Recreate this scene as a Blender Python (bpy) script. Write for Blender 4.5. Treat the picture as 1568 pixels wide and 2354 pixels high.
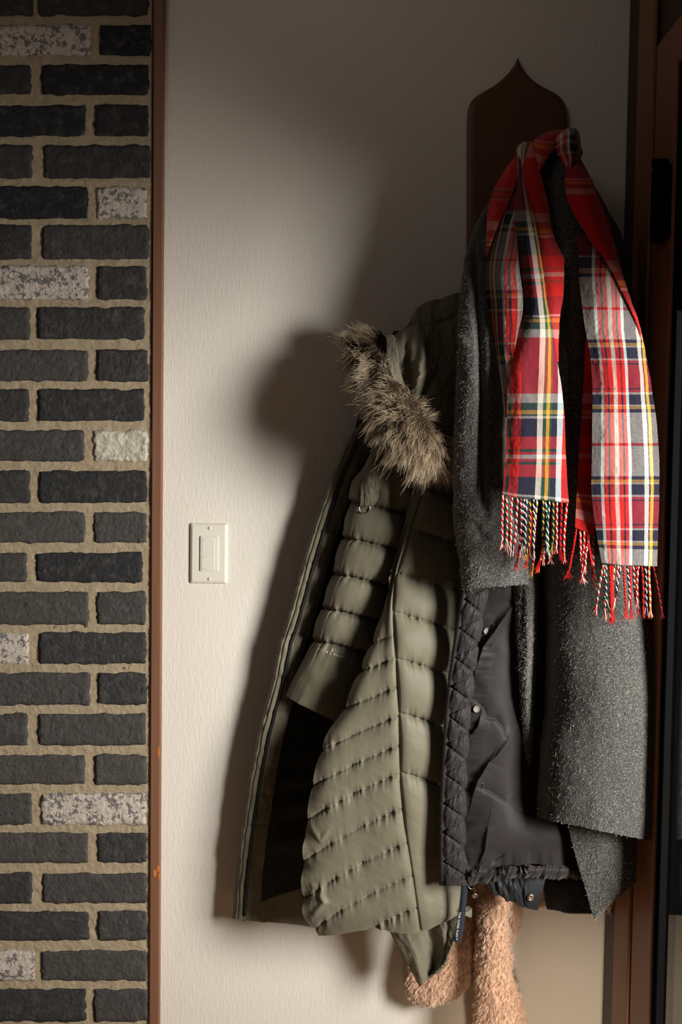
import bpy, math, random
import numpy as np
from mathutils import Vector, Matrix

random.seed(7); RNG = np.random.default_rng(7)
for o in list(bpy.data.objects): bpy.data.objects.remove(o)
SC = bpy.context.scene; COL = SC.collection

# ------------------------------------------------------------------ camera
IMG_W, IMG_H, DIST = 1568, 2354, 2.0
F = DIST / 0.000826                                   # focal length in pixels: 0.826 mm per pixel on the back wall
PITCH, ROLL = math.radians(2.94), math.radians(0.78)
_cp, _sp, _cr, _sr = math.cos(PITCH), math.sin(PITCH), math.cos(ROLL), math.sin(ROLL)
FWD = np.array([0, _cp, -_sp]); UP0 = np.array([0, _sp, _cp]); R0 = np.array([1.0, 0, 0])
RIGHT = _cr*R0 + _sr*UP0; UP = -_sr*R0 + _cr*UP0
CAM = np.array([0, 0, 1.28]) - DIST*FWD
cd = bpy.data.cameras.new('camera'); cam = bpy.data.objects.new('camera', cd); COL.objects.link(cam)
cd.sensor_fit = 'HORIZONTAL'; cd.sensor_width = 36; cd.lens = 36*F/IMG_W; cd.clip_start = 0.02
M = Matrix.Identity(4)
for i in range(3):
    M[i][0], M[i][1], M[i][2], M[i][3] = RIGHT[i], UP[i], -FWD[i], CAM[i]
cam.matrix_world = M; SC.camera = cam

def P(x, y, d):
    """world point seen at pixel x,y at distance d (metres) in front of the back wall"""
    x, y, d = np.broadcast_arrays(np.asarray(x, float), np.asarray(y, float), np.asarray(d, float))
    dr = FWD + ((x-784)/F)[..., None]*RIGHT - ((y-1177)/F)[..., None]*UP
    t = (-d - CAM[1]) / dr[..., 1]
    return CAM + t[..., None]*dr
def PXM(d): return (DIST-d)/F                          # metres per pixel at distance d from the wall

# ------------------------------------------------------------------ light
SC.view_settings.view_transform = 'Standard'; SC.view_settings.look = 'None'
SC.view_settings.gamma = 1; SC.view_settings.use_curve_mapping = False
SC.view_settings.exposure = 0.0
SC.cycles.caustics_reflective = False; SC.cycles.caustics_refractive = False; SC.cycles.transparent_max_bounces = 16
w = bpy.data.worlds.new('world'); SC.world = w; w.use_nodes = True
w.node_tree.nodes['Background'].inputs[0].default_value = (0.92, 0.95, 0.95, 1)
w.node_tree.nodes['Background'].inputs[1].default_value = 0.062
ld = bpy.data.lights.new('window_daylight', 'AREA'); ld.shape = 'RECTANGLE'
ld.size, ld.size_y = 0.50, 0.75; ld.energy = 41; ld.color = (1.0, 0.965, 0.915); ld.spread = math.radians(112)
lamp = bpy.data.objects.new('window_daylight', ld); COL.objects.link(lamp)
LAMP_AT, LAMP_TO = Vector((1.38, -1.48, 1.36)), Vector((-0.06, 0, 0.78))
lamp.location = LAMP_AT; lamp.rotation_euler = (LAMP_TO-LAMP_AT).to_track_quat('-Z', 'Y').to_euler()

sd_ = bpy.data.lights.new('sun', 'SUN'); sd_.energy = 4.0; sd_.angle = math.radians(.6); sd_.color = (1.0, .9, .76)   # sun patch on the floor
sun = bpy.data.objects.new('sun', sd_); COL.objects.link(sun); sun.location = (3, -1.2, 3)
sun.rotation_euler = Vector((-1, .12, -1.5)).to_track_quat('-Z', 'Y').to_euler()
sp_ = bpy.data.lights.new('low_fill_spot', 'SPOT'); sp_.energy = 115; sp_.spot_size = math.radians(19); sp_.spot_blend = 1.0; sp_.shadow_soft_size = .10; sp_.color = (1.0, .86, .66)
spot = bpy.data.objects.new('low_fill_spot', sp_); COL.objects.link(spot); spot.location = (.40, -2.1, .06)     # added spot standing in for floor bounce, brightens the lower right wall
spot.rotation_euler = (Vector((.47, 0, .24))-spot.location).to_track_quat('-Z', 'Y').to_euler()
hl_ = bpy.data.lights.new('upper_wall_fill', 'AREA'); hl_.size = .5; hl_.energy = .30; hl_.color = (1.0, .93, .86); hl_.spread = math.radians(60)   # added weak fill lamp, lifts the top of the back wall
upper_fill = bpy.data.objects.new('upper_wall_fill', hl_); COL.objects.link(upper_fill); upper_fill.location = (-.7, -1.5, 2.55)
upper_fill.rotation_euler = (Vector((.05, 0, 2.42))-upper_fill.location).to_track_quat('-Z', 'Y').to_euler()
HEAD = 1.62                                            # clear glass stops here, at the added light-blocking panel

# ------------------------------------------------------------------ noise
def _h(ix, iy, seed):
    ix = ix.astype(np.int64); iy = iy.astype(np.int64)
    h = (ix*374761393 + iy*668265263 + seed*974711) & 0xffffffff
    h = ((h ^ (h >> 13))*1274126177) & 0xffffffff
    h = ((h ^ (h >> 15))*2246822519) & 0xffffffff
    return ((h ^ (h >> 16)) & 0xffffff)/float(0xffffff)
def vn(x, y, seed=0):
    x = np.asarray(x, float); y = np.asarray(y, float); x, y = np.broadcast_arrays(x, y)
    ix, iy = np.floor(x), np.floor(y); fx, fy = x-ix, y-iy
    fx = fx*fx*(3-2*fx); fy = fy*fy*(3-2*fy)
    a, b, c, d = _h(ix, iy, seed), _h(ix+1, iy, seed), _h(ix, iy+1, seed), _h(ix+1, iy+1, seed)
    return ((a*(1-fx)+b*fx)*(1-fy) + (c*(1-fx)+d*fx)*fy)*2-1
def fbm(x, y, o=3, seed=0):
    s, a = 0, 1.0
    for k in range(o):
        s = s + a*vn(x*2**k, y*2**k, seed+k*17); a *= .5
    return s/1.75
def sm(a, b, x):
    t = np.clip((x-a)/(b-a), 0, 1); return t*t*(3-2*t)
def crease(X, Y, pts, wd, amp, shape='ridge'):
    """fold along a polyline: bump, or 'step' = sharp one-sided ledge (positive to the left of travel)"""
    best = np.full(X.shape, 1e9); sgn = np.zeros(X.shape); tt = np.zeros(X.shape)
    n = len(pts)-1
    for i in range(n):
        (x0, y0), (x1, y1) = pts[i], pts[i+1]; dx, dy = x1-x0, y1-y0; L = math.hypot(dx, dy)
        t = np.clip(((X-x0)*dx+(Y-y0)*dy)/L**2, 0, 1)
        ds = np.hypot(X-x0-t*dx, Y-y0-t*dy); s = ((X-x0)*dy-(Y-y0)*dx)/L
        m = ds < best; best = np.where(m, ds, best); sgn = np.where(m, np.sign(s), sgn); tt = np.where(m, (i+t)/n, tt)
    tap = np.sin(np.pi*np.clip(tt, .04, .96))**.6
    if shape == 'ridge': return amp*np.exp(-(best/wd)**2)*tap
    sd = best*sgn
    return amp*tap*np.where(sd > 0, np.exp(-sd/(wd*2.2)), np.exp(sd/(wd*.35)))

# ------------------------------------------------------------------ mesh building
class MB:
    def __init__(s): s.V, s.Q, s.T, s.UV, s.A, s.n = [], [], [], [], [], 0; s.MQ, s.MT = [], []
    def add(s, V, Q=None, T=None, uv=None, mi=0, attr=None):
        V = np.asarray(V, float).reshape(-1, 3); k = len(V)
        s.V.append(V); s.UV.append(np.zeros((k, 2)) if uv is None else np.asarray(uv, float).reshape(-1, 2))
        s.A.append(np.zeros((k, 3)) if attr is None else np.broadcast_to(np.asarray(attr, float), (k, 3)))
        if Q is not None and len(Q):
            Q = np.asarray(Q).reshape(-1, 4); s.Q.append(Q+s.n); s.MQ.append(np.broadcast_to(mi, (len(Q),)))
        if T is not None and len(T):
            T = np.asarray(T).reshape(-1, 3); s.T.append(T+s.n); s.MT.append(np.broadcast_to(mi, (len(T),)))
        s.n += k
    def build(s, name, mats, parent=None, smooth=True, attrs=False):
        V = np.concatenate(s.V).copy(); UV = np.concatenate(s.UV)
        off = ROOTS.get(parent.name, None) if parent else None
        if off is not None: V = V-off
        Q = np.concatenate(s.Q) if s.Q else np.zeros((0, 4), int); T = np.concatenate(s.T) if s.T else np.zeros((0, 3), int)
        me = bpy.data.meshes.new(name); me.vertices.add(len(V)); me.vertices.foreach_set('co', V.astype(np.float32).ravel())
        li = np.concatenate([Q.ravel(), T.ravel()]).astype(np.int32)
        me.loops.add(len(li)); me.loops.foreach_set('vertex_index', li)
        nq, nt = len(Q), len(T); me.polygons.add(nq+nt)
        ls = np.concatenate([np.arange(nq)*4, nq*4+np.arange(nt)*3]).astype(np.int32); me.polygons.foreach_set('loop_start', ls)
        mi = np.concatenate((s.MQ if s.MQ else [np.zeros(0, int)]) + (s.MT if s.MT else [])).astype(np.int32)
        me.polygons.foreach_set('material_index', mi)
        me.polygons.foreach_set('use_smooth', np.full(nq+nt, smooth))
        uvl = me.uv_layers.new(name='UVMap'); uvl.data.foreach_set('uv', UV[li].astype(np.float32).ravel())
        if attrs:
            A = np.concatenate(s.A).astype(np.float32); at = me.attributes.new('tone', 'FLOAT_VECTOR', 'POINT'); at.data.foreach_set('vector', A.ravel())
        for m in (mats if isinstance(mats, (list, tuple)) else [mats]): me.materials.append(m)
        me.update(calc_edges=True); me.validate()
        o = bpy.data.objects.new(name, me); COL.objects.link(o)
        if parent:
            o.parent = parent
            if off is not None: ROOTS[o.name] = off
        return o
ROOTS = {}
def thing(name, base, label, cat, group=None):
    o = bpy.data.objects.new(name, None); COL.objects.link(o); o.empty_display_size = .05
    o.location = [float(v) for v in base]; ROOTS[o.name] = np.array([float(v) for v in base])
    o['label'] = label; o['category'] = cat
    if group: o['group'] = group
    return o
def structure(o): o['kind'] = 'structure'; return o

def cat1(A, n):
    """Catmull-Rom along axis 0"""
    R = len(A); t = np.linspace(0, R-1, n); i = np.minimum(np.floor(t).astype(int), R-2); f = (t-i).reshape((-1,)+(1,)*(A.ndim-1))
    if R == 2: return A[0]*(1-f)+A[1]*f
    B = np.concatenate([[2*A[0]-A[1]], A, [2*A[-1]-A[-2]]]); p0, p1, p2, p3 = B[i], B[i+1], B[i+2], B[i+3]
    return .5*(2*p1 + (p2-p0)*f + (2*p0-5*p1+4*p2-p3)*f**2 + (3*p1-p0-3*p2+p3)*f**3)
def lin1(A, n):
    R = len(A); t = np.linspace(0, R-1, n); i = np.minimum(np.floor(t).astype(int), R-2); f = (t-i).reshape((-1,)+(1,)*(A.ndim-1))
    return A[i]*(1-f)+A[i+1]*f
def gridfaces(nv, nu, wrap=False):
    j, i = np.meshgrid(np.arange(nv-1), np.arange(nu if wrap else nu-1), indexing='ij'); k = (i+1) % nu
    return np.stack([j*nu+i, (j+1)*nu+i, (j+1)*nu+k, j*nu+k], -1).reshape(-1, 4)
def normals(W, wrap=False):
    if wrap: du = np.roll(W, -1, 1)-np.roll(W, 1, 1)
    else: du = np.gradient(W, axis=1)
    dv = np.gradient(W, axis=0); n = np.cross(dv, du); L = np.linalg.norm(n, axis=-1, keepdims=True)
    return n/np.maximum(L, 1e-12)
def rowpts(rows):
    """rows: (y or [y..], [x..], d or [d..] in cm)"""
    out = []
    for y, xs, ds in rows:
        n = len(xs); ys = list(y) if hasattr(y, '__len__') else [y]*n; dd = list(ds) if hasattr(ds, '__len__') else [ds]*n
        out.append([(xs[k], ys[k], dd[k]/100.0) for k in range(n)])
    return np.array(out, float)
def patch(mb, rows, nu, nv, disp=None, uvr=None, thick=.003, mi=0, mb_i=None, lin=False, vlin=False):
    """cloth sheet through control rows; returns the front surface (world points, normals)"""
    A = rows if isinstance(rows, np.ndarray) else rowpts(rows)
    f1 = lin1 if lin else cat1; f2 = lin1 if (lin or vlin) else cat1
    G = f2(A, nv); G = np.swapaxes(f1(np.swapaxes(G, 0, 1), nu), 0, 1)
    X, Y, D = G[..., 0], G[..., 1], G[..., 2]; W = P(X, Y, D); N = normals(W)
    V, U = np.meshgrid(np.linspace(0, 1, nv), np.linspace(0, 1, nu), indexing='ij')
    if disp is not None:
        W = W + N*disp(X, Y, U, V)[..., None]; N = normals(W)
    if uvr is None: uv = np.stack([X/1000, -Y/1000], -1)
    else:
        C = lin1(np.array(uvr, float), nv); uv = np.stack([C[:, None, 0]*(1-U)+C[:, None, 1]*U, np.broadcast_to(C[:, None, 2], U.shape)], -1)/1000
    q = gridfaces(nv, nu); n = nv*nu
    bl = np.concatenate([np.arange(nu), np.arange(1, nv)*nu+nu-1, (nv-1)*nu+np.arange(nu-2, -1, -1), np.arange(nv-2, 0, -1)*nu])
    b2 = np.roll(bl, -1)
    mb.add(W, q, uv=uv, mi=mi)
    base = mb.n; B = W - N*thick
    mb.add(B, q[:, ::-1], uv=uv, mi=mi if mb_i is None else mb_i)
    # rim, own vertices so that the edge stays crisp
    rv = np.concatenate([W.reshape(-1, 3)[bl], B.reshape(-1, 3)[bl]]); m = len(bl); k = np.arange(m); k2 = (k+1) % m
    mb.add(rv, np.stack([k, k2, k2+m, k+m], -1), uv=np.concatenate([uv.reshape(-1, 2)[bl]]*2), mi=mi)
    return W, N, G
def tube(mb, secs, nth, nv, disp=None, mi=0, cap=True, p=2.0, lin=False):
    """sleeve: sections (xl,yl,xr,yr,d_cm,half_thickness_cm)"""
    S = (lin1 if lin else cat1)(np.array(secs, float), nv); th = np.linspace(0, 2*np.pi, nth, endpoint=False)
    c, s = np.cos(th), np.sin(th); e = 2.0/p
    c = np.sign(c)*np.abs(c)**e; s = np.sign(s)*np.abs(s)**e
    mx, my = (S[:, 0]+S[:, 2])/2, (S[:, 1]+S[:, 3])/2; hx, hy = (S[:, 2]-S[:, 0])/2, (S[:, 3]-S[:, 1])/2
    X = mx[:, None]+hx[:, None]*c; Y = my[:, None]+hy[:, None]*c; D = (S[:, 4][:, None]+S[:, 5][:, None]*s)/100
    D = np.maximum(D, .004)
    W = P(X, Y, D); N = normals(W, True)
    ctr = W.mean(1, keepdims=True)
    if ((W-ctr)*N).sum() < 0: N = -N
    V = np.linspace(0, 1, nv)[:, None]*np.ones(nth); TH = th[None, :]*np.ones((nv, 1))
    if disp is not None:
        W = W+N*disp(X, Y, TH, V)[..., None]
    q = gridfaces(nv, nth, True)
    a, b, c_ = W.reshape(-1, 3)[q[0][0]], W.reshape(-1, 3)[q[0][1]], W.reshape(-1, 3)[q[0][2]]
    if np.dot(np.cross(b-a, c_-a), N.reshape(-1, 3)[q[0][0]]) < 0: q = q[:, ::-1]
    uv = np.stack([X/1000, -Y/1000], -1)
    mb.add(W, q, uv=uv, mi=mi)
    if cap:
        for k, row in ((0, 0), (1, nv-1)):
            ring = W[row]; ct = ring.mean(0); inner = ct+(ring-ct)*.86
            nxt = W[1 if row == 0 else nv-2].mean(0); deep = inner + (nxt-ct)/max(np.linalg.norm(nxt-ct), 1e-9)*.03
            vv = np.concatenate([ring, inner, deep, [deep.mean(0)]]); i = np.arange(nth); j = (i+1) % nth
            Q = np.concatenate([np.stack([i, j, j+nth, i+nth], -1), np.stack([i+nth, j+nth, j+2*nth, i+2*nth], -1)]); T = np.stack([i+2*nth, j+2*nth, np.full(nth, 3*nth)], -1)
            mb.add(vv, Q, T, uv=np.tile(uv[row].mean(0), (len(vv), 1)), mi=mi)
    return W, N, np.stack([X, Y, D], -1)
def cord(mb, pts, r, n=6, mi=0, r1=None, uv=None):
    """round strand through world points"""
    pts = np.asarray(pts, float); m = len(pts); t = np.gradient(pts, axis=0); t /= np.maximum(np.linalg.norm(t, axis=1, keepdims=True), 1e-12)
    ref = np.where(np.abs(t[:, 2:3]) > .9, np.array([[0, 1.0, 0]]), np.array([[0, 0, 1.0]]))
    a = np.cross(t, ref); a /= np.maximum(np.linalg.norm(a, axis=1, keepdims=True), 1e-12); b = np.cross(t, a)
    th = np.linspace(0, 2*np.pi, n, endpoint=False); rr = np.linspace(r, r if r1 is None else r1, m)[:, None, None]
    W = pts[:, None]+rr*(a[:, None]*np.cos(th)[None, :, None]+b[:, None]*np.sin(th)[None, :, None])
    mb.add(W, gridfaces(m, n, True)[:, ::-1], uv=np.zeros((m*n, 2)), mi=mi)
    k = mb.n; e = np.concatenate([W[0], W[-1], [pts[0]], [pts[-1]]]); i = np.arange(n); j = (i+1) % n
    mb.add(e, T=np.concatenate([np.stack([i, j, np.full(n, 2*n)], -1), np.stack([j+n, i+n, np.full(n, 2*n+1)], -1)]), mi=mi)
def strands(mb, P0, D, L, r, bend, nseg=3, mi=0, sides=3, taper=.85):
    """hair: vectorised tapered strands"""
    n = len(P0); s = np.linspace(0, 1, nseg+1)
    C = P0[:, None]+D[:, None]*(L[:, None, None]*s[None, :, None])+bend[:, None]*(L[:, None, None]*(s**2)[None, :, None])
    T = D[:, None]+2*bend[:, None]*s[None, :, None]; T /= np.maximum(np.linalg.norm(T, axis=-1, keepdims=True), 1e-9)
    a = np.cross(T, np.array([.31, .53, .79])); a /= np.maximum(np.linalg.norm(a, axis=-1, keepdims=True), 1e-9); b = np.cross(T, a)
    th = np.linspace(0, 2*np.pi, sides, endpoint=False); rr = (np.asarray(r)*np.ones(n))[:, None]*(1-taper*s)[None, :]
    W = C[:, :, None]+rr[..., None, None]*(a[:, :, None]*np.cos(th)[:, None]+b[:, :, None]*np.sin(th)[:, None])
    q = gridfaces(nseg+1, sides, True)
    Q = (q[None]+(np.arange(n)*(nseg+1)*sides)[:, None, None]).reshape(-1, 4)
    uv = np.stack([np.broadcast_to(RNG.random(n)[:, None, None], W.shape[:3]), np.broadcast_to(s[None, :, None], W.shape[:3])], -1)
    mb.add(W, Q, uv=uv, mi=mi)
def sample(W, N, n, mask=None, w=None):
    """n random points on a sampled surface, with normals and the two tangents"""
    nv, nu = W.shape[:2]
    if mask is not None:
        jj, ii = np.nonzero(mask[:nv-1, :nu-1]); k = RNG.integers(0, len(jj), n); j, i = jj[k], ii[k]
    else: j = RNG.integers(0, nv-1, n); i = RNG.integers(0, nu-1, n)
    fu, fv = RNG.random(n)[:, None], RNG.random(n)[:, None]
    p = (W[j, i]*(1-fu)+W[j, i+1]*fu)*(1-fv)+(W[j+1, i]*(1-fu)+W[j+1, i+1]*fu)*fv
    return p, N[j, i], W[j, i+1]-W[j, i], W[j+1, i]-W[j, i], j, i
def unit(v): return v/np.maximum(np.linalg.norm(v, axis=-1, keepdims=True), 1e-9)
def boxes(mb, x0, x1, y0, y1, z0, z1, b=.002, mi=0):
    """chamfered box"""
    xs, ys, zs = sorted((x0, x1)), sorted((y0, y1)), sorted((z0, z1)); b = min(b, (xs[1]-xs[0])*.45, (ys[1]-ys[0])*.45, (zs[1]-zs[0])*.45)
    import bmesh
    bm = bmesh.new(); bmesh.ops.create_cube(bm, size=1)
    for v in bm.verts:
        v.co = Vector((xs[0] if v.co.x < 0 else xs[1], ys[0] if v.co.y < 0 else ys[1], zs[0] if v.co.z < 0 else zs[1]))
    if b > 1e-5: bmesh.ops.bevel(bm, geom=bm.edges[:], offset=b, segments=2, affect='EDGES', profile=.6)
    addbm(mb, bm, mi)
def addbm(mb, bm, mi=0, mat=None):
    bm.verts.index_update(); V = [(mat @ v.co if mat else v.co)[:] for v in bm.verts]; Q, T = [], []
    for f in bm.faces:
        ix = [v.index for v in f.verts]
        if len(ix) == 4: Q.append(ix)
        else:
            for k in range(1, len(ix)-1): T.append((ix[0], ix[k], ix[k+1]))
    mb.add(V, Q, T, mi=mi); bm.free()
def lathe(mb, c, axis, prof, n=20, mi=0):
    """profile (radius, height) turned about axis through c"""
    ax = unit(np.array(axis, float)); a = unit(np.cross(ax, [.3, .2, .9])); b = np.cross(ax, a); th = np.linspace(0, 2*np.pi, n, endpoint=False)
    ring = a*np.cos(th)[:, None]+b*np.sin(th)[:, None]
    W = np.array([np.array(c)+ax*h+ring*r for r, h in prof]); mb.add(W, gridfaces(len(prof), n, True), mi=mi)

# ------------------------------------------------------------------ materials
def srgb(*c): return tuple((v/255/12.92 if v/255 <= .04045 else ((v/255+.055)/1.055)**2.4) for v in c)+(1,)
class Mat:
    def __init__(s, name, base=(.5, .5, .5, 1), rough=.6, spec=.3, sheen=0, metal=0):
        s.m = bpy.data.materials.new(name); s.m.use_nodes = True; s.nt = s.m.node_tree; s.b = s.nt.nodes['Principled BSDF']
        s.b.inputs['Base Color'].default_value = base; s.b.inputs['Roughness'].default_value = rough; s.b.inputs['Specular IOR Level'].default_value = spec
        s.b.inputs['Sheen Weight'].default_value = sheen; s.b.inputs['Metallic'].default_value = metal
    def n(s, t, **kw):
        x = s.nt.nodes.new('ShaderNode'+t)
        for k, v in kw.items():
            if k.startswith('i_'):
                key = k[2:]; x.inputs[int(key) if key.isdigit() else key].default_value = v
            else: setattr(x, k, v)
        return x
    def l(s, a, b): s.nt.links.new(a, b)
    def math(s, op, a, b=None, c=None):
        x = s.n('Math', operation=op)
        for k, v in enumerate((a, b, c)):
            if v is None: continue
            if isinstance(v, (int, float)): x.inputs[k].default_value = v
            else: s.l(v, x.inputs[k])
        return x.outputs[0]
    def mix(s, f, a, b):
        x = s.n('Mix', data_type='RGBA')
        for k, v in ((0, f), (6, a), (7, b)):
            if isinstance(v, (int, float, tuple)): x.inputs[k].default_value = v
            else: s.l(v, x.inputs[k])
        return x.outputs[2]
    def coords(s, scale=(1, 1, 1), out='Object'):
        tc = s.n('TexCoord'); mp = s.n('Mapping'); mp.inputs['Scale'].default_value = scale; s.l(tc.outputs[out], mp.inputs[0]); return mp.outputs[0]
    def noise(s, vec, scale, detail=3, rough=.55):
        x = s.n('TexNoise'); x.inputs['Scale'].default_value = scale; x.inputs['Detail'].default_value = detail; x.inputs['Roughness'].default_value = rough; s.l(vec, x.inputs['Vector']); return x.outputs[0]
    def ramp(s, f, stops, const=False):
        x = s.n('ValToRGB'); r = x.color_ramp; r.interpolation = 'CONSTANT' if const else 'LINEAR'
        while len(r.elements) > 1: r.elements.remove(r.elements[-1])
        r.elements[0].position = stops[0][0]; r.elements[0].color = stops[0][1]
        for p_, c_ in stops[1:]: e = r.elements.new(p_); e.color = c_
        s.l(f, x.inputs[0]); return x.outputs[0]
    def bump(s, h, dist=.001, strength=1.0, prev=None):
        x = s.n('Bump'); x.inputs['Distance'].default_value = dist; x.inputs['Strength'].default_value = strength; s.l(h, x.inputs['Height'])
        if prev is not None: s.l(prev, x.inputs['Normal'])
        s.l(x.outputs[0], s.b.inputs['Normal']); return x.outputs[0]
    def base(s, c): s.l(c, s.b.inputs['Base Color'])

def m_plaster():
    m = Mat('plaster', rough=.75, spec=.25)
    v1 = m.coords((330, 330, 75)); a = m.noise(v1, 1, 4, .62); b = m.noise(m.coords((150, 150, 45)), 1, 3)
    c = m.noise(m.coords((3, 3, 3)), 1, 2); m.base(m.mix(c, srgb(212, 202, 191), srgb(222, 211, 199)))
    h = m.math('ADD', m.math('MULTIPLY', a, .7), m.math('MULTIPLY', m.math('POWER', b, 2.0), .7)); m.bump(h, .0013, .8); return m.m
def m_brick():
    m = Mat('brick', rough=.85, spec=.2); at = m.n('Attribute', attribute_name='tone'); sx = m.n('SeparateXYZ'); m.l(at.outputs['Vector'], sx.inputs[0])
    co = m.coords((1, 1, 1)); n1 = m.noise(co, 46, 8, .68); n2 = m.noise(co, 130, 6, .68); n3 = m.noise(co, 420, 2)
    dark = m.mix(sx.outputs[0], srgb(38, 39, 42), srgb(78, 73, 70))
    dark = m.mix(m.math('MULTIPLY', m.math('SUBTRACT', n1, .5), 2.0), dark, srgb(112, 108, 105))
    spk = m.math('GREATER_THAN', n3, .74); dark = m.mix(m.math('MULTIPLY', spk, .45), dark, srgb(170, 155, 135))
    wh = m.mix(n2, srgb(212, 196, 184), srgb(186, 172, 160))
    wh = m.mix(m.math('MULTIPLY', sx.outputs[2], 1.0), wh, srgb(200, 190, 172))
    pt = m.math('GREATER_THAN', m.math('ADD', m.math('MULTIPLY', n1, .62), m.math('MULTIPLY', n2, .42)), .545)
    pt = m.math('MULTIPLY', pt, m.math('SUBTRACT', 1, sx.outputs[2])); wh = m.mix(m.math('MULTIPLY', pt, .75), wh, srgb(70, 68, 74))
    m.base(m.mix(sx.outputs[1], dark, wh)); m.bump(m.math('ADD', n2, m.math('MULTIPLY', n3, .45)), .0042, 1.0); return m.m
def m_mortar():
    m = Mat('mortar', rough=.95, spec=.1); co = m.coords(); a = m.noise(co, 90, 6, .7); b = m.noise(co, 420, 5, .7)
    m.base(m.mix(a, srgb(160, 140, 113), srgb(208, 186, 156))); m.bump(m.math('ADD', b, a), .0036, 1.0); return m.m
def m_wood(name, c1, c2, scale=(60, 60, 3), rough=.5):
    m = Mat(name, rough=rough, spec=.35); n = m.noise(m.coords(scale), 1, 4, .6); m.base(m.mix(n, c1, c2)); m.bump(n, .0004, .5); return m.m
def m_nylon(name, c, rough=.48, amt=.00015, sc=210):
    m = Mat(name, c, rough, .22, .10); n = m.noise(m.coords(), sc, 3, .6); m.bump(n, amt, .8); return m.m
def m_hair(name, stops, rough=.5):
    m = Mat(name, rough=rough, spec=.25); tc = m.n('TexCoord'); s = m.n('SeparateXYZ'); m.l(tc.outputs['UV'], s.inputs[0])
    f = m.math('ADD', s.outputs[1], m.math('MULTIPLY', m.math('SUBTRACT', s.outputs[0], .5), .5)); m.base(m.ramp(f, stops)); return m.m
def m_plain(name, c, rough=.5, spec=.4, metal=0): return Mat(name, c, rough, spec, 0, metal).m

RED, WHT, NAV, GRN, GLD, BLU = srgb(204, 34, 30), srgb(200, 188, 176), srgb(28, 30, 46), srgb(32, 74, 50), srgb(202, 150, 54), srgb(182, 200, 198)
def m_weave(name, warp, weft, uw, centre, half, wmix=None):
    """plaid cloth: warp stripes over the width, mirrored weft stripes along the length, crossed in a twill"""
    m = Mat(name, rough=.9, spec=.1, sheen=.15); uvn = m.n('UVMap', uv_map='UVMap'); s = m.n('SeparateXYZ'); m.l(uvn.outputs[0], s.inputs[0])
    u = m.math('MULTIPLY', s.outputs[0], 1000); v = m.math('MULTIPLY', s.outputs[1], 1000)
    pp = m.math('PINGPONG', m.math('SUBTRACT', v, centre), half); cw = m.ramp(m.math('DIVIDE', pp, half), [(a/half, c) for a, c in weft], True)
    cu = m.ramp(m.math('DIVIDE', u, uw), [(a/uw, c) for a, c in warp], True) if isinstance(warp, list) else None
    tw = m.math('FRACT', m.math('DIVIDE', m.math('ADD', u, v), 4.2))
    f = m.math('GREATER_THAN', tw, .5 if wmix is None else 1-wmix)
    col = m.mix(f, cu if cu is not None else warp, cw)
    nz = m.noise(uvn.outputs[0], 900, 2); col = m.mix(m.math('MULTIPLY', nz, .22), col, srgb(60, 40, 44))
    m.base(col); m.bump(m.math('PINGPONG', tw, .5), .0006, .6); return m.m
# ------------------------------------------------------------------ the setting
PLASTER, MORTAR, BRICK = m_plaster(), m_mortar(), m_brick()
XW = float(P(1421, 1177, 0)[0])                        # inner face of the right wall
def side_depth(px, py):
    dr = FWD+((px-784)/F)*RIGHT-((py-1177)/F)*UP; t = (XW-CAM[0])/dr[0]; p = CAM+t*dr; return -p[1], p[2]
XL = float(P(358, 1177, 0)[0])
mb = MB(); boxes(mb, -2.2, XW+.14, 0, .12, -.0, 2.7, 0); structure(mb.build('wall_back', PLASTER, smooth=False))
mb = MB(); boxes(mb, -2.2, 2.6, -3.4, .12, -.06, 0, 0)
structure(mb.build('floor', m_wood('floor_oak', srgb(170, 138, 104), srgb(146, 112, 80), (4, 60, 60)), smooth=False))


mb = MB(); boxes(mb, -2.2, 2.6, -3.4, .12, 2.7, 2.76, 0); structure(mb.build('ceiling', PLASTER, smooth=False))

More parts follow.
